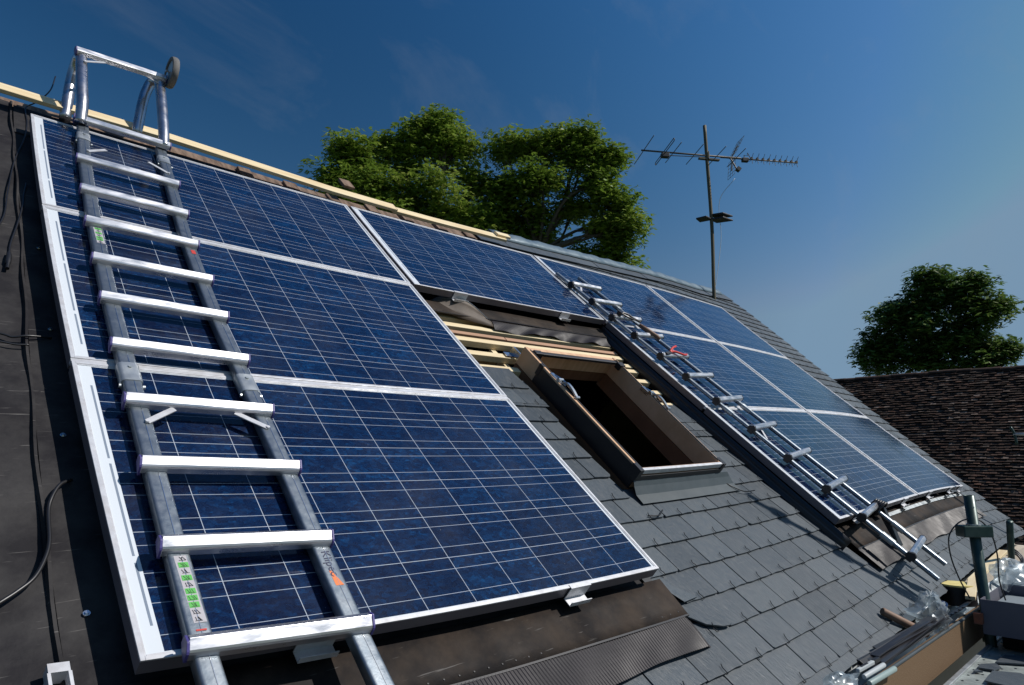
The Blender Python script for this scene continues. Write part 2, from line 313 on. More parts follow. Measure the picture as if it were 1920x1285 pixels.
def math_node(nt, op, a, b=None, c=None):
    n = N(nt, 'ShaderNodeMath', operation=op)
    for i, x in enumerate((a, b, c)):
        if x is None: continue
        if isinstance(x, (int, float)): n.inputs[i].default_value = x
        else: nt.links.new(x, n.inputs[i])
    return n.outputs[0]
def make_cells():
    m = bpy.data.materials.new('polycrystalline_cells'); m.use_nodes = True; nt = m.node_tree; L = nt.links.new; b = nt.nodes['Principled BSDF']
    uv = N(nt, 'ShaderNodeUVMap', uv_map='UVMap'); sp = N(nt, 'ShaderNodeSeparateXYZ'); L(uv.outputs[0], sp.inputs[0])
    X, Y = sp.outputs[0], sp.outputs[1]; P = .158
    mxm, mym = .048, .016
    cx = math_node(nt, 'DIVIDE', math_node(nt, 'SUBTRACT', X, mxm), P); cy = math_node(nt, 'DIVIDE', math_node(nt, 'SUBTRACT', Y, mym), P)
    fx = math_node(nt, 'FRACT', cx); fy = math_node(nt, 'FRACT', cy)
    g = .0018 / P
    gapx = math_node(nt, 'GREATER_THAN', fx, 1 - g); gapy = math_node(nt, 'GREATER_THAN', fy, 1 - g)
    ox = math_node(nt, 'ADD', math_node(nt, 'LESS_THAN', cx, 0), math_node(nt, 'GREATER_THAN', cx, 10 - g))
    oy = math_node(nt, 'ADD', math_node(nt, 'LESS_THAN', cy, 0), math_node(nt, 'GREATER_THAN', cy, 6 - g))
    inside = math_node(nt, 'SUBTRACT', 1, math_node(nt, 'MINIMUM', math_node(nt, 'ADD', ox, oy), 1))
    gap = math_node(nt, 'MINIMUM', math_node(nt, 'ADD', math_node(nt, 'ADD', gapx, gapy), math_node(nt, 'ADD', ox, oy)), 1)
    def bus(c): return math_node(nt, 'LESS_THAN', math_node(nt, 'ABSOLUTE', math_node(nt, 'SUBTRACT', fy, c)), .00072 / P)
    busb = math_node(nt, 'MULTIPLY', math_node(nt, 'ADD', bus(.25), bus(.75)), inside)
    # connector ribbons in the wide left margin
    inr = math_node(nt, 'MULTIPLY', math_node(nt, 'LESS_THAN', math_node(nt, 'ABSOLUTE', math_node(nt, 'SUBTRACT', X, .0375)), .0028),
                    math_node(nt, 'LESS_THAN', math_node(nt, 'ABSOLUTE', math_node(nt, 'SUBTRACT', math_node(nt, 'FRACT', math_node(nt, 'DIVIDE', math_node(nt, 'SUBTRACT', Y, .094), .316)), .5)), .47))
    inr = math_node(nt, 'MULTIPLY', inr, math_node(nt, 'MULTIPLY', math_node(nt, 'GREATER_THAN', Y, .10), math_node(nt, 'LESS_THAN', Y, .90)))
    # silicon crystals
    mp = N(nt, 'ShaderNodeMapping'); mp.inputs['Scale'].default_value = (1.0, 1.6, 1); L(uv.outputs[0], mp.inputs[0])
    nz0 = N(nt, 'ShaderNodeTexNoise'); nz0.inputs['Scale'].default_value = 30; L(mp.outputs[0], nz0.inputs['Vector'])
    va = N(nt, 'ShaderNodeMixRGB'); va.inputs[0].default_value = .03; L(mp.outputs[0], va.inputs[1]); L(nz0.outputs['Color'], va.inputs[2])
    vo = N(nt, 'ShaderNodeTexVoronoi'); vo.inputs['Scale'].default_value = 60; L(va.outputs[0], vo.inputs['Vector'])
    vo2 = N(nt, 'ShaderNodeTexVoronoi'); vo2.inputs['Scale'].default_value = 170; L(va.outputs[0], vo2.inputs['Vector'])
    s1 = N(nt, 'ShaderNodeSeparateColor'); L(vo.outputs['Color'], s1.inputs[0]); s2 = N(nt, 'ShaderNodeSeparateColor'); L(vo2.outputs['Color'], s2.inputs[0])
    cell = N(nt, 'ShaderNodeCombineXYZ'); L(math_node(nt, 'FLOOR', cx), cell.inputs[0]); L(math_node(nt, 'FLOOR', cy), cell.inputs[1])
    obi = N(nt, 'ShaderNodeObjectInfo'); L(obi.outputs['Random'], cell.inputs[2])
    wn = N(nt, 'ShaderNodeTexWhiteNoise', noise_dimensions='3D'); L(cell.outputs[0], wn.inputs['Vector'])
    t = math_node(nt, 'ADD', math_node(nt, 'MULTIPLY', s1.outputs[0], .55), math_node(nt, 'MULTIPLY', s2.outputs[0], .3))
    t = math_node(nt, 'ADD', t, math_node(nt, 'MULTIPLY', math_node(nt, 'SUBTRACT', wn.outputs['Value'], .5), .28))
    cr = N(nt, 'ShaderNodeValToRGB'); e = cr.color_ramp.elements
    e[0].position = .05; e[0].color = (.0008, .0030, .020, 1); e[1].position = .95; e[1].color = (.0025, .040, .125, 1)
    x = e.new(.5); x.color = (.0010, .0098, .042, 1); x = e.new(.75); x.color = (.0016, .0190, .070, 1)
    L(t, cr.inputs[0])
    # printed fingers: fine pale lines across the busbars
    fing = math_node(nt, 'LESS_THAN', math_node(nt, 'FRACT', math_node(nt, 'DIVIDE', X, .0027)), .10)
    m0 = N(nt, 'ShaderNodeMixRGB'); m0.inputs[2].default_value = (.16, .22, .32, 1); L(math_node(nt, 'MULTIPLY', fing, .16), m0.inputs[0]); L(cr.outputs[0], m0.inputs[1])
    m1 = N(nt, 'ShaderNodeMixRGB'); m1.inputs[2].default_value = (.36, .40, .47, 1); L(busb, m1.inputs[0]); L(m0.outputs[0], m1.inputs[1])
    m2 = N(nt, 'ShaderNodeMixRGB'); m2.inputs[2].default_value = (.38, .42, .48, 1); L(gap, m2.inputs[0]); L(m1.outputs[0], m2.inputs[1])
    out_m = math_node(nt, 'MINIMUM', math_node(nt, 'ADD', ox, oy), 1)
    m2b = N(nt, 'ShaderNodeMixRGB'); m2b.inputs[2].default_value = (.62, .66, .70, 1); L(out_m, m2b.inputs[0]); L(m2.outputs[0], m2b.inputs[1])
    m3 = N(nt, 'ShaderNodeMixRGB'); m3.inputs[2].default_value = (.20, .24, .30, 1); L(inr, m3.inputs[0]); L(m2b.outputs[0], m3.inputs[1])
    dn = N(nt, 'ShaderNodeTexNoise'); dn.inputs['Scale'].default_value = 2.6; dn.inputs['Detail'].default_value = 9; dn.inputs['Roughness'].default_value = .7; L(uv.outputs[0], dn.inputs['Vector'])
    dr_ = N(nt, 'ShaderNodeMapRange'); dr_.inputs['From Min'].default_value = .45; dr_.inputs['From Max'].default_value = .85; dr_.inputs['To Max'].default_value = .045; L(dn.outputs['Fac'], dr_.inputs['Value'])
    sp2 = N(nt, 'ShaderNodeTexVoronoi'); sp2.inputs['Scale'].default_value = 55; L(uv.outputs[0], sp2.inputs['Vector'])
    spk = math_node(nt, 'MULTIPLY', math_node(nt, 'LESS_THAN', sp2.outputs['Distance'], .055), math_node(nt, 'GREATER_THAN', dn.outputs['Fac'], .56))
    m4 = N(nt, 'ShaderNodeMixRGB'); m4.inputs[2].default_value = (.55, .55, .55, 1); L(m3.outputs[0], m4.inputs[1]); L(math_node(nt, 'MAXIMUM', dr_.outputs[0], math_node(nt, 'MULTIPLY', spk, .5)), m4.inputs[0])
    L(m4.outputs[0], b.inputs['Base Color'])
    b.inputs['Roughness'].default_value = .6; b.inputs['Specular IOR Level'].default_value = 0.0
    b.inputs['Coat Weight'].default_value = 1; b.inputs['Coat Roughness'].default_value = .075; b.inputs['Coat IOR'].default_value = 1.42
    nr = N(nt, 'ShaderNodeTexNoise'); nr.inputs['Scale'].default_value = 3.5; nr.inputs['Detail'].default_value = 6; L(uv.outputs[0], nr.inputs['Vector'])
    mr = N(nt, 'ShaderNodeMapRange'); mr.inputs['From Min'].default_value = .3; mr.inputs['From Max'].default_value = .7; mr.inputs['To Min'].default_value = .07; mr.inputs['To Max'].default_value = .13
    L(nr.outputs['Fac'], mr.inputs['Value']); L(mr.outputs[0], b.inputs['Coat Roughness'])
    return m
M['cells'] = make_cells()

def clear_plastic():
    m = bpy.data.materials.new('clear_plastic_film'); m.use_nodes = True; nt = m.node_tree; L = nt.links.new; nt.nodes.remove(nt.nodes['Principled BSDF'])
    t = N(nt, 'ShaderNodeBsdfTransparent'); t.inputs[0].default_value = (.90, .93, .94, 1)
    g = N(nt, 'ShaderNodeBsdfGlossy'); g.inputs['Roughness'].default_value = .34; g.inputs[0].default_value = (.9, .95, 1, 1)
    d = N(nt, 'ShaderNodeBsdfTranslucent'); d.inputs[0].default_value = (.55, .62, .66, 1)
    lw = N(nt, 'ShaderNodeLayerWeight'); lw.inputs[0].default_value = .28
    a = N(nt, 'ShaderNodeMixShader'); a.inputs[0].default_value = .22; L(t.outputs[0], a.inputs[1]); L(d.outputs[0], a.inputs[2])
    b = N(nt, 'ShaderNodeMixShader'); L(math_node(nt, 'MULTIPLY', lw.outputs['Facing'], .4), b.inputs[0]); L(a.outputs[0], b.inputs[1]); L(g.outputs[0], b.inputs[2])
    L(b.outputs[0], nt.nodes['Material Output'].inputs['Surface']); return m
M['film'] = clear_plastic()

# ================================================================== SETTING
g = MB(); a = [g.V(p) for p in ((-700, -700, 0), (700, -700, 0), (700, 700, 0), (-700, 700, 0))]; g.F(a)
tag(g.build('ground', M['grass'], origin=(0, 0, 0)), kind='structure')
g = MB(); a = [g.V(p) for p in ((-8, -14, .004), (18, -14, .004), (18, -2.5, .004), (-8, -2.5, .004))]; g.F(a)
tag(g.build('yard', M['gravel'], origin=(0, 0, 0)), kind='structure')

# ================================================================== THE HOUSE UNDER REPAIR
HS = -.11                                    # slate surface
house = thing('slate_roofed_house', (3, 0, 0), 'slate roofed house under repair, its roof stripped in places to rafters and battens', 'house')
VR = [(-3.2, -.42), (0.7, -.45), (3.5, -.50), (5, -.60), (6.3, -.72), (7.1, -.74), (8.3, -.93)]
def lin(tab, x):
    if x <= tab[0][0]: return tab[0][1]
    for (a, b), (c, d) in zip(tab, tab[1:]):
        if x <= c: return b + (d - b) * (x - a) / (c - a)
    return tab[-1][1]
def vridge(u): return lin(VR, u)
VG = [(-1.1, 8.24), (-.2, 8.26), (.4, 8.22), (1.3, 8.03), (2.1, 7.82), (2.75, 7.66), (3.3, 7.42), (3.7, 7.25)]
def uverge(v): return lin(VG, v)
VE = 3.505                                   # eave

# walls
b = MB(); b.wbox(-3.0, 7.4, -2.42, -2.16, -Z0, -2.36); b.wbox(-3.0, -2.75, -2.16, 3.2, -Z0, -2.3)
b.wbox(7.15, 7.4, -2.16, 3.2, -Z0, -2.3); b.wbox(-3.0, 7.4, 3.2, 3.45, -Z0, -2.3)
b.build('wall', M['render'], house)
# gables, closed up to the roof
for x in (-2.9, 7.24):
    b = MB(); ap = S(x, vridge(x) + .03, -.19); ap.x = x; ft = S(x, 3.42, -.19); ft.x = x; bk = ap + Vector((0, 2.75, -2.55))
    p = [Vector((x, ft.y, Z0 - 2.42)), ft, ap, bk, Vector((x, bk.y, Z0 - 2.42))]
    i = [b.V(v) for v in p + [v + Vector((.14, 0, 0)) for v in p]]; b.F(i[:5][::-1]); b.F(i[5:])
    for k in range(5): b.F((i[k], i[(k + 1) % 5], i[5 + (k + 1) % 5], i[5 + k]))
    b.build('gable', M['render'], house)
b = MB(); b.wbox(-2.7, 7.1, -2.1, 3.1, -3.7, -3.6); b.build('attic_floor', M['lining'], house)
b = MB(); b.wbox(-2.7, 7.1, 1.9, 1.95, -3.6, -1.6); b.build('attic_dark_screen', M['lining'], house)  # unseen near-black screen, added to hide the sunlit back wall behind the window
# back slope
b = MB()
n = 12
for i in range(n):
    u0 = -3.1 + (8.1 + 3.1) * i / n; u1 = -3.1 + (8.1 + 3.1) * (i + 1) / n
    A = S(u0, vridge(u0) + .02, HS - .02); B = S(u1, vridge(u1) + .02, HS - .02); C_ = B + Vector((0, 2.9, -2.62)); D = A + Vector((0, 2.9, -2.62))
    lo = Vector((0, 0, -.08)); b.hexa([A + lo, B + lo, C_ + lo, D + lo, A, B, C_, D])
b.rnd = .3
b.build('back_slope', M['slate'], house)

# roof boarding under the coverings (left open where the roof is stripped)
b = MB()
HB = -.185
rects = [(-3, .95, -.40, VE), (.95, 1.72, .04, VE), (1.72, 3.36, .04, 1.02), (1.72, 2.07, 1.69, VE), (2.07, 2.90, 2.50, VE), (2.90, 3.38, 1.88, VE), (3.38, 7.0, -.2, VE), (3.2, 3.38, -.40, 1.02), (3.38, 7.0, -.45, -.2)]
for u0, u1, v0, v1 in rects: b.rbox(u0, u1, v0, v1, HB - .02, HB, max(1, int((u1 - u0) / .5)), max(1, int((v1 - v0) / .5)))
b.rbox(7.0, 7.45, -.7, VE, HB - .02, HB, 1, 6)
b.build('roof_boarding', M['lining'], house)

# slate covering: courses of staggered slates with hooks
EXP = .1315; SW = .2265
hooks = MB()
sl_ = MB()
def in_slates(u0, u1, v):
    """visible region test for a slate whose lower edge is at v; returns clipped (u0,u1) or None"""
    vm = v - EXP * .5
    segs = []
    if v > 3.24: segs.append((-.6 if v > 3.4 else .2, uverge(v)))
    elif v > 2.58: segs += [(1.70, 3.40), (6.70, uverge(v))]
    elif v > 1.95: segs += [(1.70, 2.035), (2.86, 3.40), (6.70, uverge(v))]
    elif v > 1.72: segs += [(1.70, 2.055), (6.70, uverge(v))]
    elif v > .10: segs += [(6.70, uverge(v))]
    else: segs += [(3.12 if v < -.12 else 3.5, uverge(v))]
    out = []
    for a, c in segs:
        x0, x1 = max(u0, a), min(u1, c)
        if x1 - x0 > .035: out.append((x0, x1, x0 > u0 + .001, x1 < u1 - .001))
    return out
def add_slate(x0, x1, vb, L=.19, rc=0.0, lift=0.0, hk=True, ph=None):
    t = .0065
    vt = vb - L
    j = lambda s=.0018: random.uniform(-s, s)
    hb = HS + .0105 + lift + j(.001); ht = HS - .004
    sl_.rnd = random.random()
    # outline: bottom edge slightly ragged
    nb = 5
    bot = []
    for k in range(nb + 1):
        u = x0 + (x1 - x0) * k / nb; bot.append([u, vb + j(.0022)])
    if rc:                          # rounded lower-left corner
        bot = [[x0 + .004, vb - rc * 1.25], [x0 + rc * .22, vb - rc * .62], [x0 + rc * .62, vb - rc * .22], [x0 + rc * 1.1, vb - rc * .03], [x1 - .02, vb]] + [[x1, vb - .002]]
    elif random.random() < .35:
        c = random.uniform(.006, .016)
        if random.random() < .5: bot[0][1] -= c; bot[1][0] = x0 + c
        else: bot[-1][1] -= c; bot[-2][0] = x1 - c
    def hh(v, e): return ht + (hb - ht) * (v - vt) / L + e
    du = j(.001)
    top = [[x0, vt], [x1, vt]]
    up = [sl_.V(S(p[0] + du, p[1], hh(p[1], 0))) for p in bot]; dn = [sl_.V(S(p[0] + du, p[1], hh(p[1], -t))) for p in bot]
    tu = [sl_.V(S(p[0] + du, p[1], hh(p[1], 0))) for p in top]; td = [sl_.V(S(p[0] + du, p[1], hh(p[1], -t))) for p in top]
    sl_.F([tu[0]] + up + [tu[1]])
    for k in range(len(bot) - 1): sl_.F((up[k], dn[k], dn[k + 1], up[k + 1]))
    sl_.F((tu[0], td[0], dn[0], up[0])); sl_.F((up[-1], dn[-1], td[1], tu[1]))
    if hk:
        hu = (ph if ph is not None else (x0 + x1) / 2) + j(.006); w = j(.006)
        pts = [S(hu, vb - .012, hb - .004), S(hu + .002, vb + .006, hb - .003), S(hu + .001, vb + .007, hb + .004), S(hu - .004, vb - .004, hb + .0065), S(hu - .001 + w, vb - .016, hb + .004), S(hu + .004 + w, vb - .028, hb + .006)]
        sl_.cur = 1; sl_.tube(pts, .0017, 4, caps=False); sl_.cur = 0
k = 0; vb = VE - .045
while vb > -1.05:
    off = SW / 2 * (k % 2) + random.uniform(-.008, .008)
    nrow = int(9.6 / SW); x = -.8 + off + (.0)
    for i in range(nrow):
        u0 = x + i * SW; u1 = u0 + SW - .0065
        um = (u0 + u1) / 2
        if vb < vridge(um) + .03: continue
        for (a, c, cl, cr_) in in_slates(u0, u1, vb):
            L = min(.19, vb - vridge(um))
            rc = 0
            if cl and 3.0 < vb < 3.24 and a < 2: rc = .15; a -= .0
            add_slate(a, c, vb, L=max(L, .03), rc=rc, hk=(c - a) > .12, lift=.010 if rc else 0)
    k += 1; vb -= EXP
# eave starter course
for i in range(42):
    u0 = -.7 + i * SW; u1 = u0 + SW - .003
    if u0 > uverge(VE) - .1: break
    add_slate(u0, min(u1, uverge(VE)), VE, L=.12, hk=False)
# top row of each stripped edge: the uncovered head slates beside and above the window opening
for u0, u1 in ((1.74, 1.885), (1.89, 2.055)): add_slate(u0, u1, 1.90, L=.235, hk=False)
for u0, u1 in ((2.96, 3.17), (3.175, 3.38)): add_slate(u0, u1, 2.09, L=.24, hk=False)
slates = sl_.build('slate_covering', [M['slate'], M['hook']], house)

# large ridge slates and the sheet along the ridge
rs = MB()
u = 3.02
while u < 8.1:
    w = .335; u1 = min(u + w - .006, 8.2)
    for (a, c) in ((u, u1),):
        va, vc = vridge(a) + .0, vridge(c) + .0
        t = .006; rs.rnd = random.random(); e = random.uniform(0, .004)
        p = [(a, va + .20), (c, vc + .20), (c, vc), (a, va)]
        rs.hexa([S(q[0], q[1], HS + .018 + e - t + (.004 if i < 2 else 0)) for i, q in enumerate(p)] + [S(q[0], q[1], HS + .018 + e + (.004 if i < 2 else 0)) for i, q in enumerate(p)])
    u += w
rs.build('ridge_slates', M['slate'], house)
rz = MB(); pr = []
for i in range(60):
    uu = 3.25 + (8.05 - 3.25) * i / 59; vr = vridge(uu)
    w = .004 * math.sin(i * 1.7) + random.uniform(-.003, .003)
    pr.append([rz.V(S(uu, vr + .075 + w, HS + .028)), rz.V(S(uu, vr + .03, HS + .042 + abs(w))), rz.V(S(uu, vr - .015, HS + .050 + w)), rz.V(S(uu, vr - .05, HS + .048 + w)), rz.V(S(uu, vr - .09, HS + .0))])
for i in range(59):
    for k in range(4): rz.F((pr[i][k], pr[i + 1][k], pr[i + 1][k + 1], pr[i][k + 1]))
o = rz.build('ridge_flashing', M['ridge_zinc'], house, smooth=True)
md = o.modifiers.new('s', 'SOLIDIFY'); md.thickness = .002

# ridge boards on the stripped part
def plank(name, u0, u1, h0, h1, v0, w, mt, dv=0, nseg=10):
    b = MB(); g = []
    for i in range(nseg + 1):
        uu = u0 + (u1 - u0) * i / nseg; vr = lin(RB, uu) + v0
        g.append([b.V(S(uu, vr, h0)), b.V(S(uu, vr, h1)), b.V(S(uu, vr - w, h1)), b.V(S(uu, vr - w, h0))])
    for i in range(nseg):
        for k in range(4): b.F((g[i][k], g[i][(k + 1) % 4], g[i + 1][(k + 1) % 4], g[i + 1][k]))
    b.F(g[0]); b.F(g[-1][::-1])
    return b.build(name, mt, house, bevel=.002)
RB = [(-3, -.29), (-.11, -.30), (.71, -.36), (1.72, -.268), (2.42, -.28), (3.3, -.32)]
plank('ridge_board', -2.8, 2.12, -.022, .0, .085, .095, M['wood_new'])
plank('ridge_board', 2.10, 3.22, -.034, -.012, .085, .085, M['wood_new'])
plank('ridge_board_end', 3.12, 3.27, -.011, .008, .06, .06, M['wood_new'], nseg=2)
plank('ridge_beam', -2.8, 3.15, -.18, -.105, -.02, .10, M['wood_old'])
# underlay on the left and its lap strips
def sheet(mb, fu0, fu1, v0, v1, h, nu, nv, wob=0, hf=None):
    g = {}
    for i in range(nu + 1):
        for j in range(nv + 1):
            v = v0 + (v1 - v0) * j / nv; a, c = (fu0(v) if callable(fu0) else fu0), (fu1(v) if callable(fu1) else fu1)
            u = a + (c - a) * i / nu
            hz = h + (hf(u, v) if hf else 0) + random.uniform(-wob, wob)
            g[i, j] = mb.V(S(u, v, hz))
    for i in range(nu):
        for j in range(nv): mb.F((g[i, j], g[i, j + 1], g[i + 1, j + 1], g[i + 1, j]))
    return g
b = MB(); wav = lambda u, v: .004 * math.sin(v * 7 + u * 5) + .003 * math.sin(v * 17 + u * 11)
sheet(b, -2.9, -.058, -.38, VE, -.1, 40, 70, 0, wav)
mm = b.build('underlay_membrane', M['membrane'], house, smooth=True)
b = MB()
us = [(-.4, -.052), (.5, -.043), (1.2, -.047), (1.94, -.070), (2.3, -.081), (2.75, -.092), (3.4, -.10)]
sheet(b, lambda v: lin(us, v) - .004, 1.70, -.30, 3.14, -.094, 30, 50, 0, lambda u, v: .002 * math.sin(v * 9 + u * 3))
b.build('underlay_sheet', M['membrane'], house, smooth=True)
b = MB()
pp = [S(lin(us, v) - .010 + .003 * math.sin(v * 13), v, -.094) for v in np.linspace(-.36, 3.45, 60)]
b.prof([(-.006, -.006), (-.005, .006), (.002, .007), (.006, -.004)], pp, NRM)
b.build('membrane_lap', M['membrane'], house, smooth=50)
# strip of membrane between panels and ridge, from the left to the first opening
b = MB(); sheet(b, -.05, 1.06, -.31, .06, -.088, 22, 6, .002); b.build('ridge_membrane', M['membrane'], house, smooth=True)
b = MB(); sheet(b, 2.45, 3.6, -.21, .06, -.098, 14, 5, .002); b.build('ridge_underlay', M['membrane'], house, smooth=True)

# stripped ridge zone: rafter ends and brick infill between them
for i, (ua, w) in enumerate(((1.12, .08), (1.42, .09), (1.72, .085), (2.02, .09), (2.30, .08), (2.62, .085), (2.92, .09))):
    b = MB(); b.rbox(ua - w / 2, ua + w / 2, -.40, .08, -.26, -.085 + random.uniform(-.006, .006), 1, 3); b.build('rafter', M['wood_old'], house, bevel=.006)
br = MB()
for uu in np.arange(1.18, 3.0, .075):
    for lv in range(2):
        if random.random() < .25: continue
        b0 = uu + random.uniform(-.01, .01); vv = -.36 + lv * .11 + random.uniform(-.02, .02)
        br = MB(); br.rbox(b0, b0 + .065, vv, vv + random.uniform(.06, .11), -.25, -.125 - random.uniform(0, .045)); br.build('brick', M[random.choice(['brick_bits', 'brick_bits', 'wood_old'])], house, bevel=.005)
# timber splinters and a small batten left behind the ridge
for q_ in ((1.75, 1.83, -.45, -.33, .0, .02), (1.2, 1.38, -.23, -.20, -.10, -.085), (1.5, 1.66, -.25, -.23, -.10, -.085)):
    b = MB(); b.rbox(*q_); b.build('timber_scrap', M['wood_old'], house)

# ------------------------------------------------------------------ stripped zone round the window
for (uc, w, v0, v1) in ((1.86, .075, 1.0, 1.75), (3.30, .075, 1.0, 1.95)):
    b = MB(); b.rbox(uc - w / 2, uc + w / 2, v0, v1, -.30, -.158, 1, 4); b.build('rafter', M['wood_old'], house, bevel=.004)
b = MB(); b.rbox(2.10, 2.135, 1.30, 1.74, -.19, -.158, 1, 3); b.build('counter_batten', M['wood_new'], house)
b = MB(); b.rbox(1.95, 2.11, 1.385, 1.40, -.30, -.165); b.build('trimmer', M['wood_new'], house)
HT = -.118
bat = [(1.84, 3.40, 1.150, .040, 'wood_new'), (1.84, 2.24, 1.228, .030, 'wood_red'), (2.245, 3.42, 1.231, .032, 'wood_red'), (1.84, 3.42, 1.290, .040, 'wood_new'),
       (1.84, 2.20, 1.425, .040, 'wood_new'), (1.84, 2.165, 1.555, .040, 'wood_new')]
for u0, u1, vc, w, mt in bat:
    b = MB(); b.rbox(u0, u1, vc - w / 2, vc + w / 2, HT - .038, HT, 4, 1); b.build('batten', M[mt], house, bevel=.002)
for vc in (1.385, 1.448, 1.562, 1.683, 1.815, 1.93):
    b = MB(); b.rbox(2.93, 3.47, vc - .019, vc + .019, HT - .036, HT + .001, 2, 1); b.build('batten', M['wood_new'], house, bevel=.002)
b = MB(); b.rbox(1.83, 2.35, 1.035, 1.075, -.165, -.12, 2, 1); b.build('batten', M['wood_new'], house, bevel=.002)

# metal bracket between window frame and batten
b = MB(); b.rbox(2.10, 2.19, 1.40, 1.44, -.112, -.108); b.rbox(2.155, 2.165, 1.395, 1.50, -.11, -.07); b.build('window_bracket', M['steel'], house)

# roof window (frame only, no sash)
def skew(u, v):
    t = (u - 2.115) / .78; return u + (v - 1.5) * (-.035 * (1 - t) - .095 * t)
MB.uf = skew
WU0, WU1, WV0, WV1 = 2.115, 2.905, 1.505, 2.480
tk = .025
rw = MB()
rw.rbox(WU0, WU0 + tk, WV0, WV1, -.105, 0, 1, 6); rw.rbox(WU1 - tk, WU1, WV0, WV1, -.105, 0, 1, 6)
rw.rbox(WU0 + tk, WU1 - tk, WV0, WV0 + tk, -.105, -.004, 4, 1); rw.rbox(WU0 + tk, WU1 - tk, WV1 - tk, WV1, -.105, -.012, 4, 1)
rwo = rw.build('roof_window_frame', M['wood_win'], house, bevel=.0025)
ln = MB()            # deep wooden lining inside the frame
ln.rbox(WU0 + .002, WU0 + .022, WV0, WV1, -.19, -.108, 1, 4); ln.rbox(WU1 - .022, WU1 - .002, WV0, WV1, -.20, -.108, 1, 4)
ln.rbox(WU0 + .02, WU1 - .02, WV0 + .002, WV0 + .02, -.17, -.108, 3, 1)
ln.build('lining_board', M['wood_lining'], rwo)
gk = MB()
gk.rbox(WU0 - .004, WU0 + .004, WV0 + .17, WV1 + .002, -.104, -.010, 1, 6); gk.build('side_cover', M['black_metal'], rwo); gk = MB()
gk.rbox(WU1 - .006, WU1 + .006, WV0 + .10, WV1, -.11, -.030, 1, 6)
gk.build('side_cover', M['black_metal'], rwo)
g2 = MB(); g2.rbox(WU1 - .022, WU1 - .016, WV0 + .03, WV1 - .02, 0, .004, 1, 6); g2.build('gasket', M['cap_black'], rwo); g2 = MB(); g2.rbox(WU0 + .016, WU0 + .022, WV0 + .03, WV1 - .02, 0, .003, 1, 6); g2.build('gasket', M['cap_black'], rwo)
g3 = MB(); g3.rbox(WU0 + .05, WU1 - .05, WV0 + .045, WV0 + .07, -.010, .006, 6, 1); g3.rbox(WU0 + .03, WU0 + .085, WV0 + .04, WV0 + .075, -.03, .010); g3.build('top_seal', M['cap_black'], rwo, bevel=.003)
g4 = MB(); g4.rbox(WU0 - .01, WU1 + .01, WV1 - .008, WV1 + .008, -.022, .003, 4, 1); g4.build('sill_cover', M['frame'], rwo, bevel=.002)
g5 = MB(); g5.rbox(WU0 - .012, WU1 + .015, WV1 + .009, WV1 + .014, -.064, -.026, 4, 1)
for uu in (WU0 - .014, WU1 - .016): g6 = MB(); g6.rbox(uu, uu + .032, WV1 - .04, WV1 + .014, -.060, .006); g6.build('corner_cap', M['black_metal'], rwo, bevel=.002)
g5.build('sill_front', M['black_metal'], rwo, bevel=.002)
def hinge(u, v, s):
    MB.uf = None; u = skew(u, v)
    b = MB(); b.rbox(u - .012, u + .012, v - .05, v + .06, -.02, .004, 1, 1)
    pts = [S(u, v + .04, .006), S(u, v + .07, .024), S(u + .004, v + .11, .020), S(u + .004, v + .16, .006)]
    b.prof([(-.008, -.004), (.008, -.004), (.008, .004), (-.008, .004)], arc(pts, 4), NRM)
    b.cyl(S(u - .012, v + .165, .006), S(u + .014, v + .165, .006), .009, 10); b.cyl(S(u - .016, v + .02, .008), S(u + .016, v + .02, .008), .011, 12)
    b.tube(arc([S(u + .006, v - .03, .004), S(u + .016, v + .03, .012), S(u + .010, v + .10, .010), S(u + .012, v + .15, .004)], 5), .0045, 6)
    b.build('hinge', M['steel'], rwo, smooth=40); MB.uf = skew
hinge(WU0 + .018, 1.80, 1); hinge(WU1 - .014, 1.86, 1)
b = MB(); b.rbox(WU1 - .04, WU1 + .012, WV0 + .06, WV0 + .10, -.03, .008); b.build('cover_clip', M['cap_black'], rwo, bevel=.002); b = MB(); b.rbox(WU0 - .006, WU0 + .012, WV0 + .16, WV0 + .19, -.06, .004); b.build('cover_clip', M['cap_black'], rwo, bevel=.002)
MB.uf = None
# grey apron under the window
b = MB(); g = {}
for i in range(13):
    u = WU0 - .05 + (2.90 - WU0 + .05) * i / 12
    for j, (v, h) in enumerate(((WV1 + .012, -.052), (WV1 + .030, -.070), (WV1 + .062, HS + .018), (WV1 + .112, HS + .014))): g[i, j] = b.V(S(u + .06 * j / 3 * (i / 12), v, h + .0006 * math.sin(i * 2)))
for i in range(12):
    for j in range(3): b.F((g[i, j], g[i, j + 1], g[i + 1, j + 1], g[i + 1, j]))
o = b.build('window_apron', M['zinc'], house); md = o.modifiers.new('s', 'SOLIDIFY'); md.thickness = .0015; md.offset = 1
b = MB(); b.tube(arc([S(2.86, 2.50, -.095), S(2.88, 2.56, -.088), S(2.95, 2.61, -.088), S(3.06, 2.615, -.088)], 6), .003, 6); b.build('bent_wire', M['hook'], house, smooth=True); b = MB(); b.tube(arc([S(2.02, 2.66, -.092), S(2.08, 2.67, -.088), S(2.14, 2.645, -.088)], 6), .003, 6)
b.build('bent_wire', M['hook'], house, smooth=True)

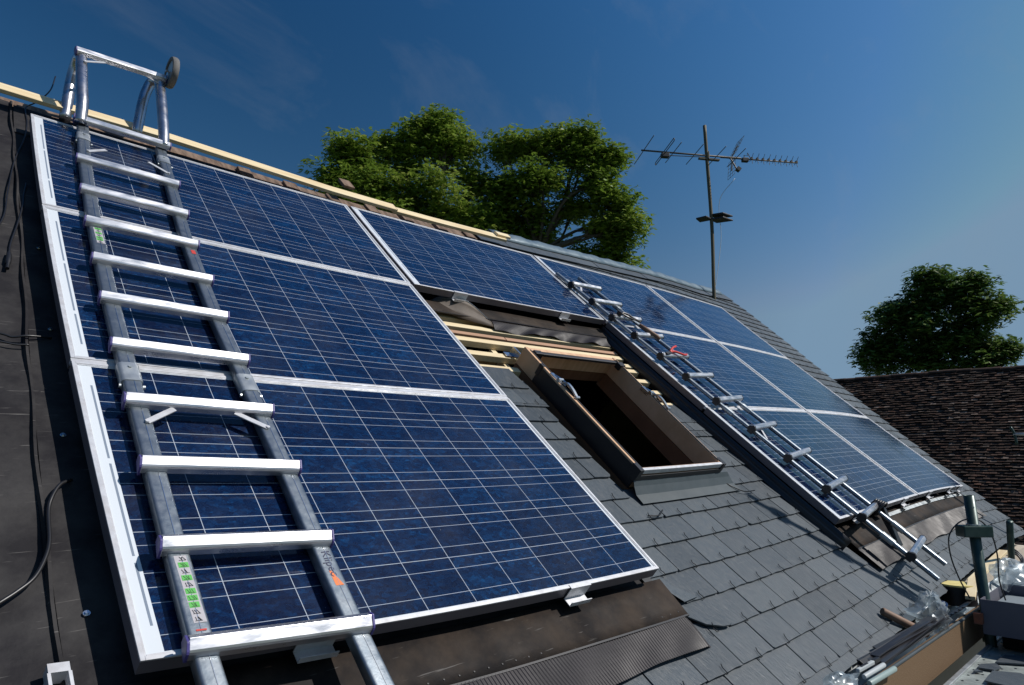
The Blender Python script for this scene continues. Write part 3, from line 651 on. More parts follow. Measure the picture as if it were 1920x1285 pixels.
# flashing aprons with their corrugated skirts
def apron(u0, u1, v0, v1, name='flashing_apron'):
    b = MB(); sheet(b, u0, u1, v0, v1, -.080, int((u1 - u0) / .06) + 1, 3, 0, lambda u, v: .0025 * math.sin(u * 6) - .008 * (v - v0) / (v1 - v0))
    o = b.build(name, M['apron'], house, smooth=True); md = o.modifiers.new('s', 'SOLIDIFY'); md.thickness = .003; md.offset = 1
    b = MB(); b.prof([(-.003, -.003), (.003, -.003), (.003, .004), (-.003, .004)], [S(u, v1, -.0865 + .0025 * math.sin(u * 6)) for u in np.linspace(u0, u1, 40)], NRM)
    for u in np.arange(u0 + .03, u1 - .02, .048): b.rbox(u, u + .004, v1 - .022, v1 - .018, -.086, -.0842)
    b.build('apron_edge', M['black_metal'], house)
def corrugated(u0, u1, v0, v1, crumple=.003, pitch=.0125, amp=.0022, sag=None, name='corrugated_skirt', HC=-.086, uend=99):
    b = MB(); nu = int((u1 - u0) / (pitch / 4)); nv = 7; g = {}
    ph = [random.uniform(0, 6) for _ in range(6)]
    for i in range(nu + 1):
        u = u0 + (u1 - u0) * i / nu
        for j in range(nv + 1):
            t = j / nv
            ve = v1 + .004 * math.sin(u * 4 + ph[0]) + .005 * math.sin(u * 11 + ph[1])
            v = v0 + (ve - v0) * t
            h = HC - .03 * max(0, min(1, (u - uend) / .06)) + amp * math.cos(2 * math.pi * u / pitch + .5 * math.sin(t * 3 + u * 9)) + crumple * t * (math.sin(u * 13 + t * 2 + ph[2]) + .6 * math.sin(u * 31 + ph[3] + t * 5)) + (sag(u, t) if sag else 0)
            g[i, j] = b.V(S(u + .012 * t * math.sin(u * 6 + ph[4]), v, h))
    for i in range(nu):
        for j in range(nv): b.F((g[i, j], g[i, j + 1], g[i + 1, j + 1], g[i + 1, j]))
    return b.build(name, M['corrugated'], house, smooth=True)
apron(-.02, 1.735, 2.96, 3.115)
corrugated(-.02, 1.79, 3.115, 3.235, .0022, uend=1.70)
apron(3.42, 6.75, 2.96, 3.115)
corrugated(3.42, 6.6, 3.115, 3.255, .0022, pitch=.0145, amp=.0034)
apron(1.74, 3.42, .98, 1.085)
corrugated(2.21, 3.40, 1.08, 1.165, .009, name='corrugated_skirt', sag=lambda u, t: -.016 * t, HC=-.088)
# folded-back corner of the upper apron: it stands up in an arch, its underside towards the camera
M['flap'] = mat('pale_brown_flap', (.12, .095, .075), .6, 0, .3, vary=.7, vscale=9, vcol=(.065, .05, .04), bump=.002, bscale=20)  # paler brown than the apron sheet it folds from
fb = arc([Vector(q) for q in ((1.836, 1.023, -.102), (1.895, 1.051, -.102), (1.964, 1.085, -.102), (2.05, 1.114, -.102), (2.208, 1.140, -.102))], 7)
ft_ = arc([Vector(q) for q in ((1.845, .985, -.098), (1.912, .97, -.066), (1.994, 1.0, -.036), (2.069, 1.032, -.040), (2.208, 1.10, -.098))], 7)
b = MB(); g = {}
for i, (p, q) in enumerate(zip(fb, ft_)):
    for j in range(5):
        t = j / 4; m_ = p.lerp(q, t); g[i, j] = b.V(S(m_.x, m_.y - .02 * math.sin(math.pi * t), m_.z + .006 * math.sin(math.pi * t)))
for i in range(len(fb) - 1):
    for j in range(4): b.F((g[i, j], g[i, j + 1], g[i + 1, j + 1], g[i + 1, j]))
o = b.build('folded_flashing', M['flap'], house, smooth=True); md = o.modifiers.new('s', 'SOLIDIFY'); md.thickness = .003
b = MB(); g = {}; n_ = len(ft_) * 6
for i in range(n_):
    x_ = i / (n_ - 1) * (len(ft_) - 1); k0 = min(int(x_), len(ft_) - 2); q = ft_[k0].lerp(ft_[k0 + 1], x_ - k0); z = .0022 * (1 if i % 2 else -1)
    for j in range(3): g[i, j] = b.V(S(q.x, q.y - .022 * j - .002, q.z + .003 + z - .003 * j * j))
for i in range(n_ - 1):
    for j in range(2): b.F((g[i, j], g[i, j + 1], g[i + 1, j + 1], g[i + 1, j]))
o = b.build('folded_skirt', M['galv'], house); md = o.modifiers.new('s', 'SOLIDIFY'); md.thickness = .0015

# side flashing along the right array, facing the window
b = MB(); g = {}
for i in range(40):
    v = .99 + (3.08 - .99) * i / 39; w = .004 * math.sin(v * 9)
    p = [(3.340, v, -.045), (3.338, v, -.075), (3.325 + w, v, -.082), (3.318 + w * 2, v, -.100), (3.322, v, -.14)]
    g[i] = [b.V(S(*q)) for q in p]
for i in range(39):
    for k in range(4): b.F((g[i][k], g[i + 1][k], g[i + 1][k + 1], g[i][k + 1]))
o = b.build('side_flashing', M['black_metal'], house, smooth=30); md = o.modifiers.new('s', 'SOLIDIFY'); md.thickness = .003
b = MB(); b.rbox(1.655, 1.70, 0.0, 3.02, -.15, -.085, 1, 20); b.build('side_flashing', M['black'], house)

# fascia and gutter
b = MB(); b.wbox(-1.2, 7.3, -2.70, -2.672, -2.492, -2.352); b.build('fascia_board', M['fascia'], house)
b = MB(); prof = []
for i in range(9):
    a = math.pi * i / 8; prof.append((-math.cos(a) * .062, -math.sin(a) * .055))
pth = [W(x, -2.634, -2.348 + .004 * math.sin(x)) for x in np.linspace(-1.2, 7.3, 30)]
b.prof(prof, pth, UPV, closed=False)
o = b.build('gutter', M['galv'], house, smooth=True); md = o.modifiers.new('s', 'SOLIDIFY'); md.thickness = .0025
b = MB(); b.tube([p + Vector((0, -.062, .002)) for p in pth], .007, 8); b.build('gutter_bead', M['zinc'], house, smooth=True)

# bracket, lower left
b = MB(); b.rbox(-.135, -.098, 2.905, 2.925, -.095, -.060); b.rbox(-.137, -.131, 2.925, 3.10, -.095, -.06); b.rbox(-.102, -.096, 2.925, 3.10, -.095, -.06)
tag(b.build('mounting_bracket', M['frame']), 'short aluminium channel bracket on the dark underlay, lower left', 'bracket')

# ================================================================== SOLAR PANELS
PW, PH = 1.65, .9787; GX, GY = .0264, .016
FW, FD = .0095, .042
def panel(c, r, label):
    u0 = c * (PW + GX); v0 = r * (PH + GY); u1, v1 = u0 + PW, v0 + PH
    org = S((u0 + u1) / 2, (v0 + v1) / 2, -FD)
    t = thing('solar_panel', org, label, 'solar panel', 'solar panels on the slate roof')
    b = MB(); n = 8
    b.rbox(u0, u0 + FW, v0, v1, -.005, 0, 1, n); b.rbox(u1 - FW, u1, v0, v1, -.005, 0, 1, n)
    b.rbox(u0 + FW, u1 - FW, v0, v0 + FW, -.005, 0, n, 1); b.rbox(u0 + FW, u1 - FW, v1 - FW, v1, -.005, 0, n, 1)
    # inner lip, a hair lower
    b.rbox(u0 + FW, u0 + FW + .004, v0 + FW, v1 - FW, -.006, -.0018, 1, n); b.rbox(u1 - FW - .004, u1 - FW, v0 + FW, v1 - FW, -.006, -.0018, 1, n)
    b.rbox(u0 + FW + .004, u1 - FW - .004, v0 + FW, v0 + FW + .004, -.006, -.0018, n, 1); b.rbox(u0 + FW + .004, u1 - FW - .004, v1 - FW - .004, v1 - FW, -.006, -.0018, n, 1)
    b.build('frame', M['frame'], t, bevel=.0008)
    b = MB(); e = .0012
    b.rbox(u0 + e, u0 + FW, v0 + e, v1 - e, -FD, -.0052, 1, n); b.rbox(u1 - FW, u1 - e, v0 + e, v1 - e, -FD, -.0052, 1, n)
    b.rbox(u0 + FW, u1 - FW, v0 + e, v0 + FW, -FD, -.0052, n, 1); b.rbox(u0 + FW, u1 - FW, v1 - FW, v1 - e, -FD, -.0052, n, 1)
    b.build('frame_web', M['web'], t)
    b = MB(); nu, nv = 20, 12; g = {}
    for i in range(nu + 1):
        for j in range(nv + 1): g[i, j] = b.V(S(u0 + .008 + (PW - .016) * i / nu, v0 + .008 + (PH - .016) * j / nv, -.0042))
    def q(i, j): return (.008 + (PW - .016) * i / nu, .008 + (PH - .016) * j / nv)
    for i in range(nu):
        for j in range(nv): b.F((g[i, j], g[i, j + 1], g[i + 1, j + 1], g[i + 1, j]), uv=(q(i, j), q(i, j + 1), q(i + 1, j + 1), q(i + 1, j)))
    b.build('cell_glass', M['cells'], t, smooth=True)
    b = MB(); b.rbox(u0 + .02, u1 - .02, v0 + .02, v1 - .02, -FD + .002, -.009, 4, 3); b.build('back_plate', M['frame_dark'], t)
    if r < 2 and c != 1:
        b = MB(); b.rbox(u0, u1, v1 + .0005, v1 + GY - .0005, -.02, -.0025, n, 1); b.build('joint_strip', M['frame'], t)
    return t
def clip(t, u, v, w=.085, part='clip'):
    b = MB()
    b.rbox(u, u + w, v - .010, v + .003, .0005, .0022)
    b.rbox(u, u + w, v + .003, v + .0055, -.045, .0022)
    b.rbox(u, u + w, v + .0055, v + .034, -.045, -.0425)
    b.rbox(u, u + w, v + .0315, v + .034, -.0425, -.028)
    b.build(part, M['frame'], t)
labs = {(0, 0): 'solar panel at the top left of the roof, its corner under the hooked ladder head', (0, 1): 'middle solar panel of the left column, under the upper rungs of the near ladder',
        (0, 2): 'nearest solar panel, lower left, with the maker lettering rail of the ladder across it', (1, 0): 'lone solar panel in the top row above the stripped battens and roof window',
        (2, 0): 'solar panel at the head of the far ladder, top row', (2, 1): 'solar panel beside the roof window opening, under the middle of the far ladder',
        (2, 2): 'bottom row solar panel under the lower rungs of the far ladder', (3, 0): 'top row solar panel furthest right, below the ridge by the aerial mast',
        (3, 1): 'middle solar panel of the column beside the roof verge', (3, 2): 'bottom right solar panel nearest the verge and the eave'}
pan = {}
for (c, r), lb in labs.items(): pan[c, r] = panel(c, r, lb)
vb3 = 3 * PH + 2 * GY
clip(pan[0, 2], .322, vb3, .095); clip(pan[0, 2], 1.19, vb3, .09)
uB = PW + GX
clip(pan[1, 0], 1.95, PH, .10); clip(pan[1, 0], 2.86, PH, .09)
for (c, uu) in ((2, 3.62), (2, 4.05), (2, 4.62), (3, 5.35), (3, 6.1), (3, 6.5)): clip(pan[c, 2], uu, vb3, .10)
# rail with bolts under the bottom right edge
b = MB(); b.rbox(4.2, 6.65, vb3 + .02, vb3 + .045, -.085, -.07, 8, 1)
for uu in (4.6, 5.35, 5.95, 6.45): b.cyl(S(uu, vb3 + .04, -.075), S(uu, vb3 + .04, -.045), .010, 8)
tag(b.build('mounting_rail', M['galv']), 'galvanised rail with bolts under the lower edge of the right panels', 'rail')

# ================================================================== LADDERS
def oct_prof(w, h, c): return [(-w / 2 + c, -h / 2), (w / 2 - c, -h / 2), (w / 2, -h / 2 + c), (w / 2, h / 2 - c), (w / 2 - c, h / 2), (-w / 2 + c, h / 2), (-w / 2, h / 2 - c), (-w / 2, -h / 2 + c)]
RP = [(-.5, -.5), (-.5, .10), (-.44, .22), (-.17, .46), (-.10, .50), (.38, .22), (.46, .12), (.50, -.04), (.50, -.5)]
def rung_mesh(A, B, mat_, parent, capmat, w=.042, h=.035, big=0):
    d = (B - A).normalized()
    b = MB(); b.prof([(x * w, y * h) for x, y in RP], [A, B], NRM); o = b.build('rung', mat_, parent, bevel=.001)
    for (P_, sgn, key) in ((A, -1, 'L'), (B, 1, 'R')):
        c = MB(); c.prof([(x * (w + .003), y * (h + .003)) for x, y in RP], [P_ + d * sgn * .0005, P_ + d * sgn * .006], NRM)
        if key == 'L': c.bar(P_ - NRM * (h / 2 + .004) + d * .004, P_ - NRM * (h / 2 + .004) - d * .003, w * .8, .014, NRM)
        if big and key == 'L': c = MB(); c.prof([(x * (w + .012), y * (h + .010) - .004) for x, y in RP], [P_ + d * .004, P_ - d * big], NRM); c.bar(P_ - NRM * (h / 2 + .010) + d * .010, P_ - NRM * (h / 2 + .010) - d * big * .8, w * .9, .024, NRM)
        c.build('end_cap', capmat, o, bevel=.001)
    return o
def ell(w, h, n=16, p=2.6):
    o = []
    for k in range(n):
        a = 2 * math.pi * k / n; c, s_ = math.cos(a), math.sin(a)
        o.append((w / 2 * math.copysign(abs(c) ** (2 / p), c), h / 2 * math.copysign(abs(s_) ** (2 / p), s_)))
    return o
la = thing('roof_ladder', S(.28, 3.0, 0), 'near aluminium roof ladder with hooked head and wheel lying over the left panels', 'ladder', 'roof ladders laid on the panels')
RL = [(.03, .207), (.45, .182), (1.12, .155), (1.65, .139), (2.06, .131), (2.4, .123), (2.68, .114), (2.95, .106), (3.62, .098)]
RR = [(.03, .556), (.42, .536), (1.1, .490), (1.68, .470), (2.0, .468), (2.3, .464), (2.5, .460), (2.75, .449), (2.95, .442), (3.62, .430)]
HR = .019
for tab in (RL, RR):
    b = MB(); b.prof(ell(.048, .032, 24, 6), [S(lin(tab, v), v, HR) for v in np.linspace(.03, 3.62, 40)], NRM)
    rl = b.build('rail', M['ladder'], la, smooth=45)
    b = MB(); b.prof([(-.0009, 0), (.0009, 0), (.0009, .0006), (-.0009, .0006)], [S(lin(tab, v) + .003, v, HR + .0161) for v in np.linspace(.05, 3.6, 40)], NRM)
    b.build('seam', M['steel'], rl)
    for vc in (.20, 2.065):
        b = MB(); b.prof(ell(.057, .037, p=4), [S(lin(tab, v), v, HR) for v in (vc - .042, vc, vc + .042)], NRM)
        for sg in (-1, 1): b.cyl(S(lin(tab, vc) + sg * .027, vc + .050, HR), S(lin(tab, vc) + sg * .034, vc + .050, HR), .006, 8)
        b.cyl(S(lin(tab, vc) + .002, vc - .02, HR + .017), S(lin(tab, vc) + .002, vc - .02, HR + .022), .006, 8)
        b.build('joint_sleeve', M['galv'], rl, smooth=40)
rv_ = [.520, .845, 1.138, 1.424, 1.683, 1.945, 2.209, 2.461, 2.724, 2.986]
rows = [(.035, .150, .590)] + [(v, lin(RL, v) - .035, lin(RR, v) + .026) for v in rv_]
rows[0] = (.040, .166, .590)
for i, (v, a, c) in enumerate(rows):
    h = HR + .026 + (.014 if i == 0 else 0)
    rung_mesh(S(a, v - .004, h), S(c, v + .004, h), M['rung'], la, M['cap_purple'])
for (v, dv) in ((.30, .09), (2.215, .075)):
    for tab, sg in ((RL, 1), (RR, -1)):
        b = MB(); p0 = S(lin(tab, v) + .006 * sg, v + dv, HR + .018); p1 = S(lin(tab, v) + .085 * sg, v + .016, HR + .020)
        b.bar(p0, p1, .017, .003, NRM); b.cyl(p0 - NRM * .001, p0 + NRM * .005, .0055, 10); b.build('brace', M['frame'], la)
# hook head: two bent tubes, a top rung and the wheel
def hk(pts): return arc([S(*p) for p in pts], 8)
FZ = .0
hl = hk([(.19, .06, .045), (.190, -.02, .112), (.186, -.12, .156), (.185, -.30, .212), (.186, -.41, .232), (.182, -.47, .205), (.174, -.455, .13), (.167, -.38, .060), (.158, -.20, -.045)])
hr = hk([(.565, .05, .045), (.566, -.06, .098), (.566, -.22, .160), (.566, -.38, .212), (.566, -.50, .228), (.550, -.56, .195), (.530, -.52, .150), (.508, -.42, .10), (.480, -.20, -.01)])
for hh_ in (hl, hr):
    b = MB(); b.tube(hh_, .0265, 18); b.build('hook_tube', M['tube'], la, smooth=True)
rung_mesh(S(.158, -.405, .262), S(.590, -.475, .262), M['rung'], la, M['cap_purple'], .042, .036)
b = MB(); p0 = S(.19, -.30, .245); b.bar(p0, S(.29, -.40, .25), .016, .003, NRM); b.bar(S(.565, -.40, .240), S(.48, -.46, .245), .016, .003, NRM); b.build('brace', M['frame'], la)
wc = S(.612, -.470, .305); ax = EX
b = MB()
ww = .016; wr = .088
for (ra, xa) in ((wr, ww),):
    n = 32; rings = []
    profw = [(wr - .022, -ww), (wr - .004, -ww), (wr, -ww * .5), (wr, ww * .5), (wr - .004, ww), (wr - .022, ww)]
    yv = DSL; zv = NRM
    for k in range(n):
        a = 2 * math.pi * k / n
        rings.append([b.V(wc + (yv * math.cos(a) + zv * math.sin(a)) * rr + EX * xx) for rr, xx in profw])
    for k in range(n):
        for j in range(6): b.F((rings[k][j], rings[k][(j + 1) % 6], rings[(k + 1) % n][(j + 1) % 6], rings[(k + 1) % n][j]))
wheel = b.build('wheel', M['rubber'], la, smooth=35)
b = MB(); b.cyl(wc - EX * .009, wc + EX * .009, wr - .0215, 32); b.build('hub', M['galv'], wheel, smooth=40)
b = MB(); b.cyl(wc - EX * .032, wc + EX * .018, .006, 10); b.bar(wc - EX * .018, wc - EX * .018 - NRM * .075, .004, .03, DSL); b.build('axle', M['steel'], wheel)
# stickers on the rails
def decal(tab, v, du, w, l, mt, parent, name, dz=0):
    b = MB(); u = lin(tab, v) + du; h = HR + .01635 + dz
    b.rbox(u - w / 2, u + w / 2, v - l / 2, v + l / 2, h, h + .0004); return b.build(name, mt, parent)
st = MB(); inkm = MB(); grn = MB()
def sbox(mb, tab, v, du, w, l, dz):
    u = lin(tab, v) + du; h = HR + .0162 + dz; mb.rbox(u - w / 2, u + w / 2, v - l / 2, v + l / 2, h, h + .0003)
def sline(mb, tab, v, du, dv1, du1, dv2, du2, dz, w=.0009):
    u = lin(tab, v); h = HR + .0162 + dz
    mb.bar(S(u + du + du1, v + dv1, h), S(u + du + du2, v + dv2, h), w, .0003, NRM)
def pictos(tab, v0, v1, seq, n):
    sbox(st, tab, (v0 + v1) / 2, .003, .026, v1 - v0, 0)
    for i in range(n):
        v = v0 + (v1 - v0) * (i + .5) / n; l = (v1 - v0) / n * .8
        if seq[i % len(seq)] == 'g': sbox(grn, tab, v, .003, .021, l, .0005)
        for k in range(3):
            sline(inkm, tab, v, .003, -l * .35, -.006 + .004 * k + random.uniform(-.002, .002), l * .35, -.001 + .004 * k + random.uniform(-.004, .002), .001)
        sline(inkm, tab, v, .003, l * .34, -.007, l * .34, .008, .001)
for a_ in ((RL, 2.748, 2.925, 'wgwgwgggwb', 10), (RL, 1.165, 1.285, 'gwgwggb', 7)):
    st = MB(); inkm = MB(); grn = MB(); pictos(*a_)
    so_ = st.build('sticker', M['sticker_grey'], la); grn.build('sticker_field', M['sticker_green'], so_); inkm.build('sticker_print', M['sticker_ink'], so_)
rd = MB(); sbox(rd, RL, 2.943, .003, .021, .004, .0006); rd.build('sticker_red', M['sticker_red'], la); rd = MB(); sbox(rd, RR, 1.20, .003, .016, .03, .0006); rd.build('sticker_red', M['sticker_red'], la)
og = MB(); u = lin(RR, 2.85) + .003; h = HR + .0164
q = [S(u - .011, 2.826, h), S(u - .011, 2.872, h), S(u + .010, 2.872, h), S(u - .006, 2.826, h)]
og.hexa([p for p in q] + [p + NRM * .0003 for p in q]); og.build('sticker_orange', M['sticker_orange'], la)
tcu = bpy.data.curves.new('lettering', 'FONT'); tcu.body = 'Klipeo'; tcu.size = .031; tcu.extrude = .0002; tcu.align_x = 'LEFT'
to = bpy.data.objects.new('lettering', tcu); col.objects.link(to)
dg = bpy.context.evaluated_depsgraph_get(); me = bpy.data.meshes.new_from_object(to.evaluated_get(dg)); bpy.data.objects.remove(to)
to = bpy.data.objects.new('lettering', me); col.objects.link(to); me.materials.clear(); me.materials.append(M['ink_blue'])
p0 = S(lin(RR, 2.775) - .008, 2.765, HR + .0168); dr = (S(lin(RR, 2.86) - .008, 2.86, HR + .0168) - p0).normalized(); yy = NRM.cross(dr).normalized()
mt_ = Matrix((dr, yy, dr.cross(yy))).transposed().to_4x4(); mt_.translation = p0 - Vector(ORG[la.name]); to.parent = la; to.matrix_local = mt_
ORG[to.name] = ORG[la.name]

# far ladder: straight, its rungs measured one by one
lb = thing('roof_ladder', S(3.5, 3.3, 0), 'far aluminium roof ladder with black rung caps running down the right panels to the eave', 'ladder', 'roof ladders laid on the panels')
TL, BL = S(3.345, .335, .018), S(3.565, 3.455, .018); TR, BR_ = S(3.635, .315, .018), S(3.875, 3.420, .018)
for (A, B) in ((TL, BL), (TR, BR_)):
    b = MB(); b.prof(ell(.036, .026), [A + (B - A) * t for t in np.linspace(0, 1, 12)], NRM); b.build('rail', M['ladder'], lb, smooth=45)
for t in (.05, .15, .56, .91):
    for (A, B) in ((TL, BL), (TR, BR_)):
        P_ = A + (B - A) * t; D = (B - A).normalized(); b = MB(); b.prof(ell(.042, .031, p=4), [P_ - D * .035, P_ + D * .035], NRM); b.build('joint_sleeve', M['galv'], lb, smooth=40)
fv = [.545, .79, 1.01, 1.245, 1.50, 1.735, 1.995, 2.275, 2.54, 2.80, 3.02, 3.30]
for i, v in enumerate(fv):
    t = (v - .335) / (3.455 - .335); A = TL + (BL - TL) * t; B = TR + (BR_ - TR) * t; d = (B - A).normalized()
    rung_mesh(A - d * .045 + NRM * .028, B + d * .036 + NRM * .028, M['rung'], lb, M['cap_black'], .036, .031, .016)
for t in (.07, .63):
    A = TL + (BL - TL) * t; B = TR + (BR_ - TR) * t; d = (B - A).normalized(); D = (BL - TL).normalized()
    b = MB(); b.bar(A + D * .07 + NRM * .014, A + d * .07 + NRM * .016, .015, .003, NRM); b.build('brace', M['frame'], lb)

# tools and straps lying on the far ladder
k = thing('wood_handled_chisel', S(3.55, 1.12, .06), 'chisel with brown wooden handle lying on the far ladder', 'chisel')
b = MB(); b.tube([S(3.545, 1.115, .075), S(3.56, 1.16, .076), S(3.60, 1.26, .075), S(3.61, 1.285, .072)], [.010, .014, .015, .009], 12); b.build('handle', M['handle'], k, smooth=True)
b = MB(); b.bar(S(3.50, .95, .070), S(3.545, 1.115, .075), .022, .004, NRM); b.build('blade', M['galv'], k)
k = thing('red_handled_pliers', S(3.62, 1.46, .07), 'pliers with red grips resting on a rung of the far ladder', 'pliers')
b = MB(); b.tube(arc([S(3.50, 1.475, .078), S(3.56, 1.47, .084), S(3.66, 1.49, .080), S(3.72, 1.475, .076)], 5), .008, 8); b.tube(arc([S(3.50, 1.475, .078), S(3.56, 1.44, .094), S(3.62, 1.42, .10)], 5), .008, 8); b.build('grip', M['red'], k, smooth=True)
b = MB(); b.bar(S(3.44, 1.49, .072), S(3.51, 1.475, .078), .022, .010, NRM); b.build('jaw', M['black_metal'], k, bevel=.002)
k = thing('pincers', S(3.52, .99, .05), 'dark pincers hung on the far ladder above the chisel', 'pincers')
b = MB(); b.tube(arc([S(3.44, .985, .083), S(3.50, 1.0, .088), S(3.55, 1.03, .080), S(3.62, 1.06, .072)], 5), .007, 8); b.tube(arc([S(3.44, 1.0, .083), S(3.48, 1.04, .082), S(3.55, 1.06, .076)], 5), .007, 8); b.cyl(S(3.43, .99, .066), S(3.43, .99, .094), .020, 10); b.build('pincer_body', M['black_metal'], k, smooth=40)
k = thing('tie_down_strap', S(3.88, 3.02, 0), 'dark ratchet strap bundled round the lower rail of the far ladder', 'strap')
b = MB(); c = BR_ + (TR - BR_) * .135
for i in range(5):
    r = .03 + .005 * i; pts = [c + NRM * (.02 + r * math.sin(a)) + EX * (r * math.cos(a) * .8) + DSL * (.012 * i - .03) for a in np.linspace(0, 2 * math.pi, 14)]
    b.tube(pts, .006, 6, caps=False)
b.build('webbing', M['cable'], k, smooth=True)
b = MB(); b.hexa([c + DSL * .0 + EX * .01, c + DSL * .02 + EX * .04, c + DSL * .20 + EX * .075 - NRM * .09, c + DSL * .20 + EX * .0 - NRM * .09, c + NRM * .05 + EX * .01, c + NRM * .05 + EX * .04, c + DSL * .205 + EX * .072 - NRM * .075, c + DSL * .205 + EX * .003 - NRM * .075]); b.build('pouch', M['black'], k, bevel=.004)
b = MB(); b.cyl(c + NRM * .045 - EX * .02, c + NRM * .045 + EX * .02, .012, 10); b.build('buckle', M['steel'], k, smooth=40)

# ================================================================== TV AERIAL
an = thing('tv_aerial', W(7.465, .6, .55), 'old television aerial on a tall mast behind the ridge', 'aerial')
mast = [W(7.470, .6, .30), W(7.468, .6, .66), W(7.497, .6, 1.2), W(7.500, .6, 1.65), W(7.462, .6, 2.46), W(7.442, .6, 2.945)]
b = MB(); b.tube(arc(mast, 4), .0235, 14); b.build('mast', M['mast'], an, smooth=True)
bd = Vector((math.cos(R_(-37.6)), math.sin(R_(-37.6)), 0)); el_ = Vector((math.cos(R_(52)), math.sin(R_(52)), 0))
B0 = W(6.726, 1.164, 2.531); B1 = W(8.507, -.207, 2.477); Lb = (B1 - B0).length
def bp(t): return B0 + (B1 - B0) * t
mo = Vector((0.0, 0.0, 0))
b = MB(); b.tube([bp(0), bp(.63)], .012, 8); b.build('boom', M['antenna'], an, smooth=True)
b = MB(); b.tube([bp(.50) + UPV * -.01, bp(1)], .010, 8); b.build('boom', M['antenna'], an, smooth=True)
T = lambda x: (x - 1203) / (1497 - 1203)
def tb(px):                   # boom fraction for an element, from its order along the boom
    return px
for t, l in ((.015, .86), (.20, .62), (.335, .62), (.475, .60), (.60, .58)):
    b = MB(); b.tube([bp(t) - el_ * l / 2, bp(t) + el_ * l / 2], .0055, 6); b.build('element', M['antenna'], an, smooth=True)
b = MB(); c = bp(.145); l = .36; q = .02
pts = [c - el_ * .03 - UPV * q, c - el_ * l - UPV * q] + [c - el_ * (l + q * math.sin(a)) + UPV * (-q * math.cos(a)) for a in np.linspace(.2, math.pi - .2, 5)] + [c - el_ * l + UPV * q, c + el_ * l + UPV * q] + [c + el_ * (l + q * math.sin(a)) + UPV * (q * math.cos(a)) for a in np.linspace(.2, math.pi - .2, 5)] + [c + el_ * l - UPV * q, c + el_ * .03 - UPV * q]
b.tube(pts, .006, 6); b.build('folded_dipole', M['antenna'], an, smooth=True)
b = MB(); b.bar(c - bd * .05 - UPV * .05, c + bd * .06 - UPV * .05, .07, .06); b.build('junction_box', M['cap_black'], an, bevel=.008)
b = MB(); b.tube([c + bd * .05 - UPV * .045, bp(.40) - UPV * .025, bp(.42)], .006, 6); b.bar(bp(.36) - UPV * .05, bp(.49) - UPV * .055, .05, .02); b.tube([bp(.42) - UPV * .06 - el_ * .03, bp(.42) + UPV * .05 - el_ * .03], .008, 6); b.build('clamp', M['antenna'], an, smooth=40)
# small UHF directors, X shaped
for i in range(9):
    t = .70 + .037 * i * 1.0; c = bp(min(t, .992)) + UPV * .012; l = .115
    b = MB(); b.tube([c, c + el_ * l + UPV * .035], .0035, 5); b.tube([c, c - el_ * l * .55 + UPV * .05], .0035, 5); b.tube([c, c - UPV * .085 - el_ * .02], .0035, 5); b.tube([c, c + el_ * .06 - UPV * .02], .0035, 5)
    b.bar(c - bd * .012, c + bd * .012, .03, .03); b.build('director', M['antenna'], an)
c = bp(.655); b = MB(); b.bar(c - bd * .04 - UPV * .02, c + bd * .05 - UPV * .02, .06, .055); b.build('junction_box', M['cap_black'], an, bevel=.006)
b = MB(); c = bp(.675); pts = [c, c + el_ * .10 + UPV * .03, c + el_ * .10 + UPV * .10, c + UPV * .05, c + bd * .05 + el_ * .10 + UPV * .14, c + bd * .05]; b.tube(pts, .006, 6); b.build('dipole', M['antenna'], an)
# reflector grids, upper and lower
for sg in (1, -1):
    b = MB(); base = bp(.575) + UPV * .015 * sg; r1 = (UPV * sg * .88 + bd * (.46 if sg > 0 else -.10)).normalized()
    h_ = .30 if sg > 0 else .27
    for i in range(6): q = base + r1 * h_ * (i + .3) / 5.3; b.tube([q - el_ * .11, q + el_ * .11], .0024, 5)
    for j in range(4): q = base - el_ * .11 + el_ * .0733 * j; b.tube([q + r1 * .01, q + r1 * h_], .0024, 5)
    b.tube([base, base + r1 * .18], .008, 6); b.build('reflector_grid', M['antenna'], an)
b = MB(); b.tube([bp(.56), bp(.60) - UPV * .16], .010, 6); b.bar(bp(.60) - UPV * .15, bp(.62) - UPV * .18, .06, .05); b.build('strut', M['cap_black'], an)
# amplifier box pair on the mast
mm_ = W(7.50, .6, 1.60)
for (dx, w, z) in ((-.02, .26, .0), (.10, .30, .03)):
    b = MB(); d = (bd * .9 + UPV * 0).normalized()
    c = mm_ + bd * (.14 if dx > 0 else -.10) + UPV * z; w2 = .17 if dx > 0 else .12
    for zz in ((0.03, -.03) if dx > 0 else (0,)):
        p = [c - bd * w2 - UPV * .008, c - el_ * .11 - bd * .02 - UPV * .01, c + bd * w2 - UPV * .008, c + el_ * .11 - bd * .02 - UPV * .01]
        p = [x + UPV * zz for x in p]; b.hexa(p + [x + UPV * .022 for x in p])
    b.build('amplifier_box', M['cap_black'], an, bevel=.006)
b = MB(); b.tube(arc([bp(.585) - UPV * .30, W(7.66, .55, 1.9), W(7.67, .56, 1.4), W(7.58, .58, .95), W(7.49, .6, .60)], 6), .0035, 5); b.build('coaxial_cable', M['white_plastic'], an, smooth=True)

